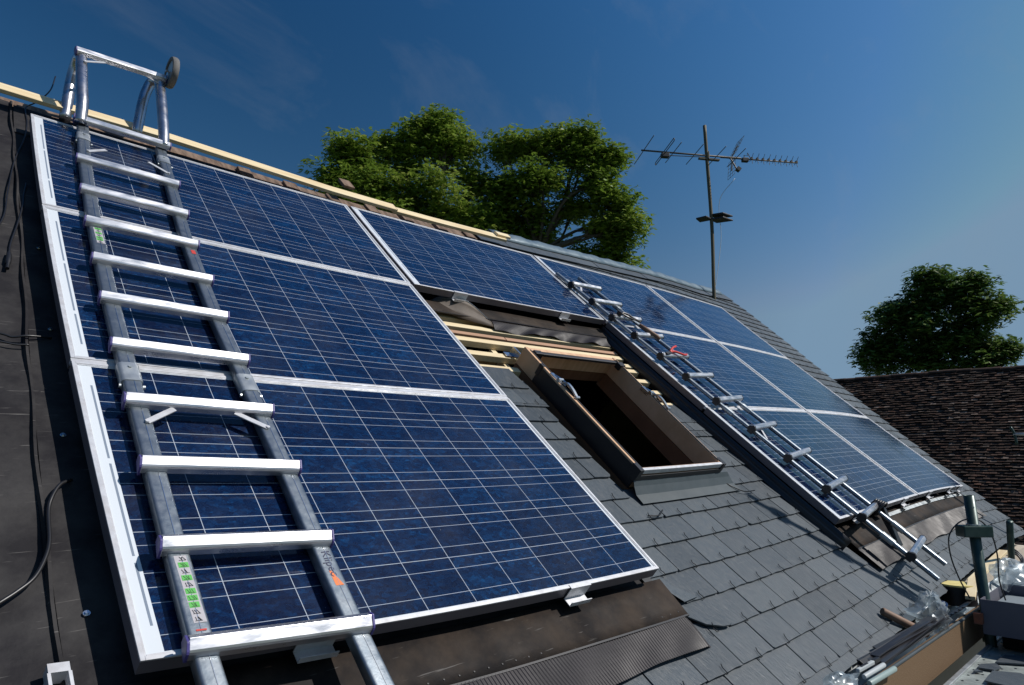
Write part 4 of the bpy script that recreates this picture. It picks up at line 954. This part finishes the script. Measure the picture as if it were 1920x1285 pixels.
# ================================================================== SMALL THINGS ON THE LEFT
cabs = [([(.12, -.60, .04), (.09, -.40, .012), (.04, -.34, -.05), (.0, -.295, -.08), (.003, -.093, -.085), (-.014, .132, -.086), (-.054, .403, -.09), (-.086, .749, -.09), (-.101, .947, -.09), (-.13, 1.10, -.09)], 'thin black cable coming over the ridge board at the top left', .0032),
        ([(-.02, .62, -.088), (-.034, .75, -.088), (-.04, .841, -.088), (-.063, 1.013, -.088), (-.089, 1.172, -.088), (-.098, 1.26, -.088)], 'black cable with a plug connector on the left underlay', .0035),
        ([(-.25, 1.74, -.086), (-.138, 1.766, -.086), (-.112, 1.776, -.086), (-.072, 1.771, -.078), (-.01, 1.749, -.09)], 'black cable running under the middle left panel edge', .0035),
        ([(-.25, 1.79, -.088), (-.139, 1.805, -.088), (-.107, 1.81, -.088), (-.072, 1.807, -.086)], 'short black cable end on the left underlay just below another', .003),
        ([(-.24, 2.77, -.085), (-.192, 2.737, -.08), (-.163, 2.714, -.08), (-.131, 2.682, -.08), (-.107, 2.633, -.08), (-.093, 2.581, -.08), (-.086, 2.491, -.08), (-.075, 2.448, -.075), (-.054, 2.407, -.075), (-.026, 2.381, -.085)], 'thick black cable curving out from under the nearest panel', .0045)]
for i, (p, lb_, r) in enumerate(cabs):
    c = MB(); c.tube(arc([S(*q) for q in p], 6), r, 8)
    if i == 1:
        t = thing('plug_cable', S(-.08, 1.2, -.09), lb_, 'cable'); c.build('cable_core', M['cable'], t, smooth=True)
        d = MB(); d.tube([S(-.098, 1.26, -.084), S(-.100, 1.29, -.083), S(-.104, 1.33, -.083), S(-.1045, 1.34, -.083), S(-.108, 1.375, -.083)], [.006, .009, .009, .006, .006], 10); d.build('plug', M['black'], t, smooth=40)
    else: tag(c.build('cable', M['cable'], smooth=True), lb_, 'cable')
for i, (u, v, lb_) in enumerate(((-.036, 2.775, 'silver screw with washer on the left underlay, lowest of four'), (-.016, 2.205, 'small screw in the shade beside the nearest panel'), (-.001, 1.70, 'small screw in the shade beside the middle left panel, lower one'), (.003, 1.17, 'small screw in the shade beside the middle left panel, upper one'))):
    u -= .008
    b = MB(); b.cyl(S(u, v, -.093), S(u, v, -.0895), .0072, 14); b.cyl(S(u, v, -.0895), S(u, v, -.0855), .0045, 6)
    tag(b.build('screw', M['steel'], smooth=40), lb_, 'screw', 'screws along the left panel edge')

# ================================================================== SCAFFOLD
p1 = thing('scaffold_pole', W(3.80, -2.79, -2.6), 'dark green scaffold pole with bracket plate rising at the eave in front', 'scaffold pole')
b = MB(); A = W(3.84, -2.78, -3.2); B = W(3.775, -2.745, -1.755)
b.tube([A, B], .0255, 20, caps=False); pb = b.build('tube', M['scaf'], p1, smooth=True); md = pb.modifiers.new('s', 'SOLIDIFY'); md.thickness = .004
pc = A + (B - A) * ((-1.935 + 3.2) / (3.2 - 1.755))
b = MB(); b.bar(pc - Vector((.72, -.70, 0)) * .075 - Vector((0, 0, .0)), pc + Vector((.72, -.70, 0)) * .075, .075, .058, UPV)
b.build('bracket_plate', M['scaf'], p1, bevel=.006)
b = MB(); b.cyl(pc + UPV * .03, pc + UPV * .036, .034, 16); b.cyl(B - UPV * .06 - Vector((.7, .7, 0)) * .027, B - UPV * .06 - Vector((.7, .7, 0)) * .0245, .005, 8); b.build('collar', M['galv'], p1, smooth=40)
rt = Vector((.714, -.70, 0))
def rp(base, a, z): return base + rt * a + UPV * z
b = MB(); b.tube(arc([rp(pc, -.06, -.33), rp(pc, -.105, -.23), rp(pc, -.135, -.12), rp(pc, -.13, -.02), rp(pc, -.06, .05), rp(pc, .03, .055), rp(pc, .085, -.01), rp(pc, .105, -.12), rp(pc, .10, -.24), rp(pc, .12, -.34)], 8), .0035, 6)
tag(b.build('wire_loop', M['cable'], smooth=True), 'thin black wire looped over the bracket plate of the green pole', 'wire')
p2 = MB(); p2.tube([W(4.84, -2.73, -1.96), W(5.06, -2.68, -2.20), W(5.20, -2.65, -2.42)], .019, 12); tag(p2.build('scaffold_brace', M['scaf'], smooth=True), 'slanting green tube beyond the front pole, by the far gutter', 'scaffold tube')
rl = MB(); rl.tube([W(4.75, -2.78, -2.27), W(8.2, -2.55, -2.25)], .018, 12); tag(rl.build('guard_rail', M['scaf'], smooth=True), 'pale green rail running along the scaffold at the right edge', 'rail')
dk = thing('scaffold_deck', W(3.2, -3.2, -2.5), 'worn perforated steel scaffold deck below the eave', 'scaffold deck')
b = MB()
pl = MB(); hol = MB()
# punched sheet: grid with real holes
def punched(x0, x1, y0, y1, z, hx, hy, r):
    nx = int((x1 - x0) / hx); ny = int((y1 - y0) / hy); hx = (x1 - x0) / nx; hy = (y1 - y0) / ny
    for i in range(nx):
        for j in range(ny):
            cx, cy = x0 + (i + .5) * hx, y0 + (j + .5) * hy
            sq = [(-.5, -.5), (0, -.5), (.5, -.5), (.5, 0), (.5, .5), (0, .5), (-.5, .5), (-.5, 0)]
            o = [pl.V(W(cx + a * hx, cy + c * hy, z)) for a, c in sq]
            if (i + j) % 2 == 0:
                ii = [pl.V(W(cx + math.cos(math.atan2(c, a)) * r * 1.5, cy + math.sin(math.atan2(c, a)) * r, z)) for a, c in sq]
                lo = [pl.V(W(cx + math.cos(math.atan2(c, a)) * r * 1.5, cy + math.sin(math.atan2(c, a)) * r, z - .004)) for a, c in sq]
                for k in range(8): pl.F((o[k], o[(k + 1) % 8], ii[(k + 1) % 8], ii[k])); pl.F((ii[k], ii[(k + 1) % 8], lo[(k + 1) % 8], lo[k]))
            else: pl.F(o)
punched(.4, 6.4, -3.02, -2.765, -2.495, .052, .042, .0065); punched(.4, 6.4, -3.31, -3.055, -2.495, .052, .042, .0065); punched(.4, 6.4, -3.60, -3.345, -2.495, .052, .042, .0065)
pl.build('perforated_plate', M['deck'], dk)
for y0 in (-2.765, -3.055, -3.345):
    b = MB(); b.wbox(.4, 6.4, y0 - .006, y0 + .016, -2.56, -2.486); b.build('plank_lip', M['galv'], dk, bevel=.003)
b = MB(); b.wbox(.4, 6.4, -3.63, -2.74, -2.60, -2.575); b.build('deck_underside', M['black'], dk)
for x, zt_, nm_ in ((4.40, .43, 'near'), (7.56, .88, 'far')):
    b = MB(); b.tube([W(x + .05, -2.60, -2.60), W(x + .05, -3.75, -2.60)], .024, 12); tag(b.build('transom', M['scaf'], smooth=True), 'horizontal scaffold tube carrying the deck, %s end' % nm_, 'scaffold tube', 'transoms under the deck')
P0_ = S(2.986, 2.634, HS); up_ = lambda P: P + sd * ((-3.70 - P.y) / sd.y)
t0 = up_(P0_)
st_ = thing('scaffold_standard', (t0.x, -3.7, 0), 'tall outer scaffold upright with couplers whose shadow crosses the slates', 'scaffold pole', 'outer scaffold uprights')
b = MB(); b.tube([Vector((t0.x, -3.7, 0)), Vector((t0.x, -3.7, t0.z))], .0255, 14); b.build('tube', M['scaf'], st_, smooth=True)
for (u, v) in ((3.085, 2.79), (3.29, 3.10), (3.455, 3.40)):
    q = up_(S(u, v, HS)); b = MB(); b.tube([Vector((t0.x, -3.7, q.z - .06)), Vector((t0.x, -3.7, q.z - .045)), Vector((t0.x, -3.7, q.z + .045)), Vector((t0.x, -3.7, q.z + .06))], [.03, .048, .048, .03], 12); b.build('coupler', M['galv'], st_, smooth=40)
t1 = up_(S(6.05, 2.45, 0))
b = MB(); b.tube([Vector((t1.x, -3.7, 0)), Vector((t1.x, -3.7, t1.z))], .0255, 14); tag(b.build('scaffold_standard', M['scaf'], smooth=True), 'further outer scaffold upright, plain, at the far end of the deck', 'scaffold pole', 'outer scaffold uprights')
def shard(pts, z, lb_, t=.006):
    b = MB(); b.rnd = random.random(); n = len(pts); lo = [b.V(W(x, y, z)) for x, y in pts]; up = [b.V(W(x, y, z + t)) for x, y in pts]
    b.F(up); b.F(lo[::-1])
    for k in range(n): b.F((lo[k], lo[(k + 1) % n], up[(k + 1) % n], up[k]))
    tag(b.build('slate_offcut', M['slate']), lb_, 'slate piece', 'slate offcuts on the scaffold deck')
shard([(3.30, -2.80), (3.37, -2.80), (3.43, -2.845), (3.38, -2.875), (3.31, -2.86)], -2.488, 'small dark slate offcut on the deck nearest the fascia')
shard([(3.45, -2.84), (3.62, -2.85), (3.66, -2.95), (3.52, -2.95)], -2.488, 'slate offcut on the deck in the shade of the grey box')
shard([(3.10, -2.865), (3.28, -2.86), (3.33, -2.95), (3.24, -3.06), (3.08, -3.0)], -2.485, 'largest slate offcut on the deck, catching the sun')
shard([(3.22, -2.80), (3.27, -2.802), (3.25, -2.83)], -2.488, 'tiny slate chip on the deck beside the small offcut')

# grey box on the deck
bx = thing('grey_box', W(3.95, -3.05, -2.42), 'open grey cardboard box standing above the deck at the right edge', 'box')
x0, x1, y0, y1, zb, zt = 3.68, 4.22, -3.35, -2.762, -2.415, -2.252
b = MB(); t = .006
b.wbox(x0, x0 + t, y0, y1, zb, zt); b.wbox(x1 - t, x1, y0, y1, zb, zt); b.wbox(x0 + t, x1 - t, y1 - t, y1, zb, zt); b.wbox(x0 + t, x1 - t, y0, y0 + t, zb, zt); b.wbox(x0 + t, x1 - t, y0 + t, y1 - t, zb, zb + t)
b.build('carton', M['boxgrey'], bx)
b = MB(); b.hexa([W(x1, y0, zt), W(x1, y1, zt), W(x1 + .30, y1 + .02, zt + .05), W(x1 + .30, y0, zt + .05), W(x1, y0, zt + .005), W(x1, y1, zt + .005), W(x1 + .30, y1 + .02, zt + .056), W(x1 + .30, y0, zt + .056)]); b.build('flap', M['boxin'], bx)
b = MB(); b.wbox(x0 + .02, x1 - .02, y0 + .02, y1 - .02, -2.31, -2.30); b.build('box_contents', M['boxin'], bx)
b = MB(); b.wbox(3.75, 4.18, -3.33, -2.82, -2.485, -2.417); tag(b.build('wooden_trestle', M['lining'], bevel=.01), 'dark block supporting the grey box on the deck', 'block')
b = MB(); b.wbox(3.64, 3.678, -2.77, -2.735, -2.365, -2.315); tag(b.build('box_latch', M['brick_bits']), 'small rust red block beside the corner of the grey box', 'block')

# things lying in the gutter
def cyl_thing(name, label, cat, a, c, r, mt, n=14):
    b = MB(); b.tube([a, a + (c - a) * .02, a + (c - a) * .98, c], [r * .8, r, r, r * .85], n); return tag(b.build(name, mt, smooth=40), label, cat)
cyl_thing('wooden_stick', 'brown wooden tool handle sticking up out of the gutter over the slates', 'tool handle', W(2.945, -2.54, -2.232), W(3.11, -2.665, -2.335), .0175, M['handle'])
k = MB(); k.hexa([W(3.10, -2.46, -2.325), W(3.12, -2.50, -2.335), W(3.15, -2.60, -2.34), W(3.22, -2.57, -2.33), W(3.10, -2.46, -2.318), W(3.12, -2.50, -2.328), W(3.15, -2.60, -2.333), W(3.22, -2.57, -2.323)])
k.tube(arc([W(3.07, -2.43, -2.32), W(3.05, -2.44, -2.318), W(3.06, -2.47, -2.32), W(3.09, -2.47, -2.322), W(3.10, -2.44, -2.322), W(3.07, -2.43, -2.32)], 4), .004, 6, caps=False)
tag(k.build('slate_shears', M['scaf'], smooth=30), 'dark tin snips lying with their tip on the eave slates', 'shears')
random.seed(11)
for i in range(22):
    t = i / 21
    xa = 2.35 + .25 * random.random(); xb = 3.15 + .30 * random.random() - .1 * t
    ya = -2.60 - .06 * random.random() - .02; yb = -2.66 - .03 * random.random()
    za = -2.335 + .03 * random.random(); zb_ = -2.315 + .045 * random.random()
    b = MB(); b.bar(W(xa, ya, za), W(xb, yb, zb_), random.uniform(.014, .034), .005, (UPV + Vector((0, random.uniform(-.8, .3), 0))).normalized())
    nm = ['topmost', 'second from the top', 'third from the top', 'fourth from the top']
    tag(b.build('metal_strip', M['black_metal'], bevel=.001), 'dark flashing strip in the bundle lying along the gutter', 'metal strip', 'dark flashing strips bundled in the gutter')
for i in range(5):
    b = MB(); b.bar(W(3.50 + .04 * i, -2.66 - .008 * i, -2.325 + .006 * i), W(4.10 + .03 * i, -2.655 - .004 * i, -2.31 + .005 * i), .014, .005)
    tag(b.build('metal_strip', M['black_metal'], bevel=.001), 'dark flashing strip in the far bundle beside the foot of the green pole', 'metal strip', 'dark flashing strips by the pole')
cyl_thing('sealant_tube', 'pale sealant tube in the gutter at the bottom edge, nearer one', 'sealant tube', W(2.20, -2.714, -2.327), W(2.45, -2.722, -2.329), .0105, M['teal'])
cyl_thing('sealant_tube', 'white sealant tube in the gutter end, with grey ribbed nozzle end', 'sealant tube', W(2.21, -2.695, -2.312), W(2.40, -2.702, -2.310), .009, M['white_plastic'])
t = thing('spirit_level', W(2.28, -2.65, -2.32), 'short white level lying in the gutter behind the sealant tubes', 'spirit level')
b = MB(); b.bar(W(2.24, -2.665, -2.305), W(2.38, -2.672, -2.303), .014, .014); b.build('level_body', M['white_plastic'], t, bevel=.003)
b = MB(); b.bar(W(2.27, -2.667, -2.2965), W(2.33, -2.670, -2.2955), .008, .003); b.bar(W(2.381, -2.672, -2.302), W(2.43, -2.675, -2.301), .0145, .015); b.build('level_grip', M['black_metal'], t, bevel=.002)

def bag(name, label, c, rx, ry, rz_, seed, mt='film', rough=.5):
    from mathutils import noise
    bm_v = MB(); n, k_ = 26, 13; g = {}
    for i in range(n):
        for j in range(k_ + 1):
            a = 2 * math.pi * i / n; p = math.pi * j / k_
            d = Vector((math.sin(p) * math.cos(a), math.sin(p) * math.sin(a), math.cos(p)))
            f = 1 + rough * 1.3 * noise.noise(d * 1.6 + Vector((seed, 0, 0))) - rough * .9 * abs(noise.noise(d * 2.3 + Vector((0, seed, 0)))) + random.uniform(-.09, .09)
            g[i, j] = bm_v.V(c + Vector((d.x * rx * f, d.y * ry * f, d.z * rz_ * f)))
    for i in range(n):
        for j in range(k_): bm_v.F((g[i, j], g[i, j + 1], g[(i + 1) % n, j + 1], g[(i + 1) % n, j]))
    return tag(bm_v.build(name, M[mt], smooth=55), label, 'plastic bag')
bag('plastic_bag', 'crumpled clear plastic bag bulging out of the gutter beside the wooden handle', W(3.30, -2.64, -2.285), .20, .065, .085, 3.1)
bag('plastic_bag', 'crumpled clear plastic bag at the bottom edge beside the sealant tubes', W(2.03, -2.68, -2.300), .11, .04, .034, 8.2)
bag('plastic_bag', 'clear plastic bag behind the grey box by the green pole', W(4.30, -2.78, -2.20), .16, .09, .075, 5.5)
t = thing('tape_roll', W(4.1, -2.6, -2.33), 'roll with black side and yellow masking tape lying in the gutter', 'roll')
b = MB(); b.tube([W(4.0, -2.60, -2.345), W(4.0, -2.60, -2.25)], .085, 20); b.build('roll_core', M['black'], t, smooth=40)
b = MB(); b.tube([W(4.0, -2.60, -2.249), W(4.0, -2.60, -2.240)], .086, 20); b.build('tape_face', M['tape'], t, smooth=40)
b = MB(); b.bar(W(3.83, -2.69, -2.28), W(4.10, -2.655, -2.225), .045, .02); tag(b.build('wood_offcut', M['wood_new'], bevel=.002), 'pale timber offcut leaning against the yellow tape roll', 'wood offcut')
b = MB(); b.bar(W(4.25, -2.62, -2.255), W(5.3, -2.60, -2.195), .05, .02); tag(b.build('timber_board', M['wood_new'], bevel=.002), 'long pale timber board lying along the gutter beyond the pole', 'board')
cyl_thing('blue_can', 'small blue plastic can in the gutter beyond the plastic bag', 'can', W(3.52, -2.62, -2.33), W(3.56, -2.63, -2.27), .022, M['blue'])
k = MB()
for i in range(3):
    r = .05 + .012 * i; k.tube([W(5.6, -2.62, -2.27) + Vector((r * math.cos(a), r * .5 * math.sin(a), r * .6 * math.sin(a + .5) + .008 * i)) for a in np.linspace(0, 6.283, 22)], .007, 6, caps=False)
tag(k.build('hose_coil', M['cable'], smooth=True), 'coil of dark hose in the far end of the gutter', 'hose')
b = MB()
random.seed(5)
for i in range(9):
    p = W(4.9 + .15 * i, -2.66 + random.uniform(-.03, .03), -2.30); b.bar(p, p + Vector((random.uniform(.05, .15), random.uniform(-.05, .05), random.uniform(-.01, .03))), .02, .006)
tag(b.build('metal_scraps', M['galv']), 'scatter of bright metal scraps in the far gutter', 'scraps', kind='stuff')
# ================================================================== NEIGHBOUR'S TILED HOUSE
nb = thing('tile_roofed_house', (22, 0, 0), 'neighbouring house with an old mossy clay tile roof beyond the verge', 'house')
M['tile'] = mat('old_clay_tile', (.05, .03, .025), .9, 0, .25, vary=.85, vscale=9, vcol=(.016, .012, .010), bump=.004, bscale=30,
                rnd=[(.022, .012, .010), (.066, .036, .026), (.036, .019, .014), (.115, .058, .039), (.044, .031, .025), (.23, .17, .14)], vlo=.40, vhi=.60)
NX, NZ, NP = 22.0, .90, R_(47)
tl = MB(); random.seed(3)
sdn = Vector((-math.cos(NP), 0, -math.sin(NP))); nn = Vector((-math.sin(NP), 0, math.cos(NP)))
rows_n = 72; ex = .096; tw = .152
base = W(NX, 0, NZ)
for r in range(rows_n):
    off = (r % 2) * tw / 2 + random.uniform(-.02, .02)
    rj = random.uniform(-.006, .006)
    y = -3.2 + off
    wv = .0
    while y < 7.0:
        w = tw * random.uniform(.94, 1.02)
        s0 = ex * r; s1 = s0 + ex + random.uniform(-.010, .014) + rj
        lift = random.uniform(.014, .045); sag = .018 * math.sin(y * .9 + r * .05) + .006 * math.sin(y * 2.3)
        tl.rnd = min(.99, max(0, random.gauss(.42, .24))) if random.random() < .93 else random.uniform(.85, 1)
        tilt = random.uniform(-.007, .007)
        p = [base + Vector((0, y, 0)) + sdn * (s0 - .02) + nn * (sag - .012), base + Vector((0, y + w - .008, 0)) + sdn * (s0 - .02) + nn * (sag - .012),
             base + Vector((0, y + w - .008, 0)) + sdn * (s1 + tilt) + nn * (lift + sag + tilt), base + Vector((0, y, 0)) + sdn * (s1 - tilt) + nn * (lift + sag - tilt)]
        th = nn * -.016
        tl.hexa([q + th for q in p[::-1]] + p[::-1])
        y += w
tl.build('roof_tiles', M['tile'], nb)
b = MB(); y = -3.2
while y < 7.0:
    l = .34; zz = random.uniform(-.012, .012); ring = []; sg_ = .018 * math.sin(y * .9) + .006 * math.sin(y * 2.3)
    b.rnd = random.uniform(.1, .75)
    pr = [(-math.cos(a) * .125, math.sin(a) * .095) for a in np.linspace(0, math.pi, 9)]
    c0 = W(NX, y, NZ - .085 + zz + sg_); c1 = W(NX, y + l + .02, NZ - .085 + zz + .01 + sg_)
    for c, sc in ((c0, 1.05), (c1, .96)): ring.append([b.V(c + Vector((px * sc, 0, pz * sc))) for px, pz in pr])
    for k in range(8): b.F((ring[0][k], ring[0][k + 1], ring[1][k + 1], ring[1][k]))
    b.F(ring[0][::-1]); b.F(ring[1]); y += l
b.build('ridge_tiles', M['tile'], nb, smooth=50)
b = MB(); A = base + Vector((0, -3.2, -.05)); B = base + Vector((0, 7.0, -.05)); C1 = B + sdn * 6.9; D1 = A + sdn * 6.9
b.hexa([q - nn * .06 for q in (A, D1, C1, B)] + [q - nn * .02 for q in (A, D1, C1, B)])
A2 = A + Vector((8.2, 0, -4.4)); B2 = B + Vector((8.2, 0, -4.4)); b.hexa([q - Vector((0, 0, .1)) for q in (A, B, B2, A2)] + [A, B, B2, A2])
b.build('roof_slope', M['lining'], nb)
b = MB(); ex_ = NX - 4.5
b.wbox(ex_ + .1, ex_ + .35, -3.0, 6.8, -Z0, -4.0); b.wbox(NX + 4.3, NX + 4.55, -3.0, 6.8, -Z0, -3.6)
for yy_ in (-3.0, 6.6):
    b.wbox(ex_ + .36, NX + 4.29, yy_, yy_ + .2, -Z0, -4.0)
    p = [W(ex_ + .36, yy_, -4.0), W(NX + 4.29, yy_, -4.0), W(NX + 4.2, yy_, -1.5), W(NX, yy_, NZ - .14)]; q = [x + Vector((0, .2, 0)) for x in p]; i = [b.V(x) for x in p + q]
    b.F(i[:4]); b.F(i[4:][::-1])
    for k in range(4): b.F((i[k], i[(k + 1) % 4], i[4 + (k + 1) % 4], i[4 + k]))
b.build('wall', M['render'], nb)
t = thing('tube_end', W(9, -2.2, -1.45), 'short green and white tube end showing against the tiled roof at the right edge', 'scaffold tube')
b = MB(); b.tube([W(9.0, -2.18, -1.305), W(9.05, -2.5, -1.305)], .016, 10); b.build('tube_arm', M['white_plastic'], t, smooth=True)
b = MB(); b.tube(arc([W(9, -2.16, -1.22), W(9, -2.19, -1.30), W(9, -2.2, -1.42)], 4), .014, 8); b.build('coupler', M['scaf'], t, smooth=True)

# ================================================================== TREES
def tree(name, label, base, fork, lobes, leafm, nleaf, lsize, seed, trunk_r=.25, clump=.55, droop=.5, group='trees behind the houses'):
    rs_ = np.random.RandomState(seed)
    t = thing(name, base, label, 'tree', group)
    b = MB(); base = Vector(base); fork = Vector(fork)
    b.tube(arc([base, base.lerp(fork, .5) + Vector((.15, -.1, 0)), fork], 4), [trunk_r * (1 - .05 * i) for i in range(9)], 10)
    ends = []
    cl = []
    for (c, r) in lobes:
        c = Vector(c); r = Vector(r)
        L0 = [fork, fork.lerp(c, .5) + Vector(rs_.normal(0, .25, 3)), c]
        pa = arc(L0, 5); b.tube(pa, [trunk_r * .24 * (1 - .08 * i) + .015 for i in range(len(pa))], 7)
        nc = int(13 * (r.x * r.y * r.z) ** (1 / 3.)) + 6
        ph = rs_.uniform(0, 6.28, 6)
        for i in range(nc):
            d = rs_.normal(0, 1, 3); d /= np.linalg.norm(d); f = rs_.uniform(.5, 1.06)
            w_ = 1 + .22 * math.sin(3.1 * d[0] + ph[0]) * math.sin(2.7 * d[2] + ph[1]) + .16 * math.sin(5.3 * d[1] + ph[2] + 4 * d[2])
            f *= w_ * rs_.uniform(.92, 1.12)
            p = Vector((c.x + d[0] * r.x * f, c.y + d[1] * r.y * f, c.z + d[2] * r.z * f)); cl.append((p, f))
            if i % 2 == 0:
                s0 = pa[rs_.randint(5, len(pa))]; mid = s0.lerp(p, .5) + Vector(rs_.normal(0, .12, 3)) + Vector((0, 0, .1)); q = arc([s0, mid, p], 4)
                b.tube(q, [max(.010, trunk_r * .13 * (1 - .10 * k)) for k in range(len(q))], 5)
    b.build('trunk', M['bark'], t, smooth=True)
    # leaves: star-like clusters of blades
    V = []; Fc = []; Rn = []
    per = max(1, nleaf // len(cl)); org = np.array(ORG[t.name])
    for (p, f) in cl:
        cr = clump * rs_.uniform(.55, 1.5); k = int(per * (cr / clump) ** 2)
        n_ = rs_.normal(0, 1, (k, 3)); n_ /= np.linalg.norm(n_, axis=1)[:, None]
        rad = cr * rs_.uniform(.1, 1.15, k) ** .7; P = np.array(p)[None] + n_ * rad[:, None] * np.array([1, 1, .62])
        base_r = rs_.uniform(.15, .75)
        for q, nd in zip(P, n_):
            az = rs_.uniform(0, 2 * math.pi); nb_ = 3
            for s_ in range(nb_):
                a = az + (s_ - 1) * .75; l = lsize * rs_.uniform(.7, 1.25); w = l * .34
                dx = np.array([math.cos(a), math.sin(a), -droop * rs_.uniform(.1, 1.3)]); dx /= np.linalg.norm(dx)
                sd_ = np.cross(dx, [0, 0, 1]) + rs_.normal(0, .35, 3); sd_ /= np.linalg.norm(sd_)
                i0 = len(V); V += [q, q + dx * l * .55 + sd_ * w * .5, q + dx * l, q + dx * l * .55 - sd_ * w * .5]
                Fc.append((i0, i0 + 1, i0 + 2, i0 + 3)); Rn.append(min(1, max(0, base_r + rs_.normal(0, .16))))
    me = bpy.data.meshes.new('crown'); me.from_pydata((np.array(V) - org).tolist(), [], Fc); me.materials.append(leafm)
    at = me.attributes.new('rnd', 'FLOAT', 'FACE'); at.data.foreach_set('value', Rn); me.update()
    o = bpy.data.objects.new('crown', me); col.objects.link(o); o.parent = t
    return t
def ctr(px, py, d):           # point in the world seen in direction (px,py) of the photograph at ground distance d (used for the far trees)
    x = (px - 960) / 1236.0; y = (py - 642.5) / 1236.0
    r = right * x + down * y + fwd; r = r / math.hypot(r.x, r.y); return cam.matrix_world.translation + r * d
D1_ = 22.0; s1 = D1_ / 1236.0
def lobe(px, py, rx, ry, d=D1_, dd=0): return (tuple(ctr(px + 4, py + 11, d + dd)), (rx * d / 1236.0 * .84, rx * d / 1236.0 * .84, ry * d / 1236.0 * .82))
f1 = ctr(770, 560, D1_)
tree('chestnut_tree', 'broad green tree left of the gap in the foliage, behind the ridge board', (f1.x, f1.y, 0), tuple(ctr(790, 470, D1_)),
     [lobe(800, 248, 50, 34), lobe(845, 275, 44, 44), lobe(755, 290, 34, 40), lobe(880, 335, 36, 46), lobe(665, 300, 44, 34, dd=-.5), lobe(622, 330, 32, 36, dd=-.5), lobe(700, 350, 50, 38, dd=-.8), lobe(780, 350, 60, 46, dd=-1), lobe(745, 410, 80, 40, dd=-1), lobe(850, 400, 70, 50, dd=-.6), lobe(650, 385, 45, 34, dd=-1), lobe(645, 268, 16, 12, dd=-.5), lobe(822, 222, 22, 14), lobe(720, 262, 16, 14)],
     M['leaf_a'], 15000, .20, 3, .26, .62)
f2 = ctr(1030, 640, D1_)
tree('chestnut_tree', 'spreading green tree with visible limbs, nearest the television aerial', (f2.x, f2.y, 0), tuple(ctr(1010, 475, D1_)),
     [lobe(945, 270, 36, 26), lobe(985, 262, 34, 22), lobe(1050, 262, 50, 28), lobe(1095, 285, 40, 34), lobe(1010, 320, 62, 40, dd=-.6), lobe(945, 345, 44, 46, dd=.2), lobe(1120, 335, 40, 34, dd=-.3), lobe(1150, 370, 36, 32), lobe(1172, 410, 24, 26), lobe(1075, 375, 54, 34, dd=.6), lobe(1130, 415, 38, 24), lobe(985, 400, 60, 40, dd=.4), lobe(925, 400, 40, 46, dd=.5), lobe(1150, 448, 26, 16, dd=.2), lobe(1095, 470, 46, 16, dd=.8), lobe(1150, 482, 36, 13, dd=.8), lobe(1010, 440, 50, 25, dd=1), lobe(1080, 246, 18, 12), lobe(1140, 280, 20, 14)],
     M['leaf_a'], 16500, .20, 9, .25, .55)
D2_ = 34.0; f3 = ctr(1740, 860, D2_)
def lobe2(px, py, rx, ry, dd=0): return lobe(px, py, rx, ry, D2_, dd)
tree('dark_tree', 'dark leafy tree standing behind the tiled roof on the right', (f3.x, f3.y, 0), tuple(ctr(1745, 690, D2_)),
     [lobe2(1740, 540, 34, 24), lobe2(1785, 545, 40, 28), lobe2(1815, 575, 46, 30), lobe2(1700, 585, 46, 36), lobe2(1655, 620, 34, 34), lobe2(1640, 662, 34, 34), lobe2(1835, 620, 44, 36), lobe2(1740, 610, 60, 40), lobe2(1860, 655, 34, 24), lobe2(1780, 650, 60, 44), lobe2(1700, 665, 56, 40), lobe2(1815, 518, 15, 12), lobe2(1738, 508, 15, 11), lobe2(1862, 560, 16, 12), lobe2(1880, 640, 18, 10), lobe2(1670, 570, 20, 14), lobe2(1820, 675, 50, 26)],
     M['leaf_b'], 12500, .27, 21, .26, .62)
f4 = ctr(1580, 860, 34)
tree('dark_tree', 'low sprig of foliage showing between the verge and the dark tree', (f4.x, f4.y, 0), tuple(ctr(1585, 740, 34)), [lobe2(1585, 722, 26, 14)], M['leaf_b'], 1100, .24, 5, .10, .35)
f5 = ctr(1900, 860, 34)
tree('dark_tree', 'low foliage to the right of the dark tree at the picture edge', (f5.x, f5.y, 0), tuple(ctr(1900, 720, 34)), [lobe2(1895, 700, 40, 16), lobe2(1935, 700, 40, 20)], M['leaf_b'], 2600, .24, 6, .12, .4)
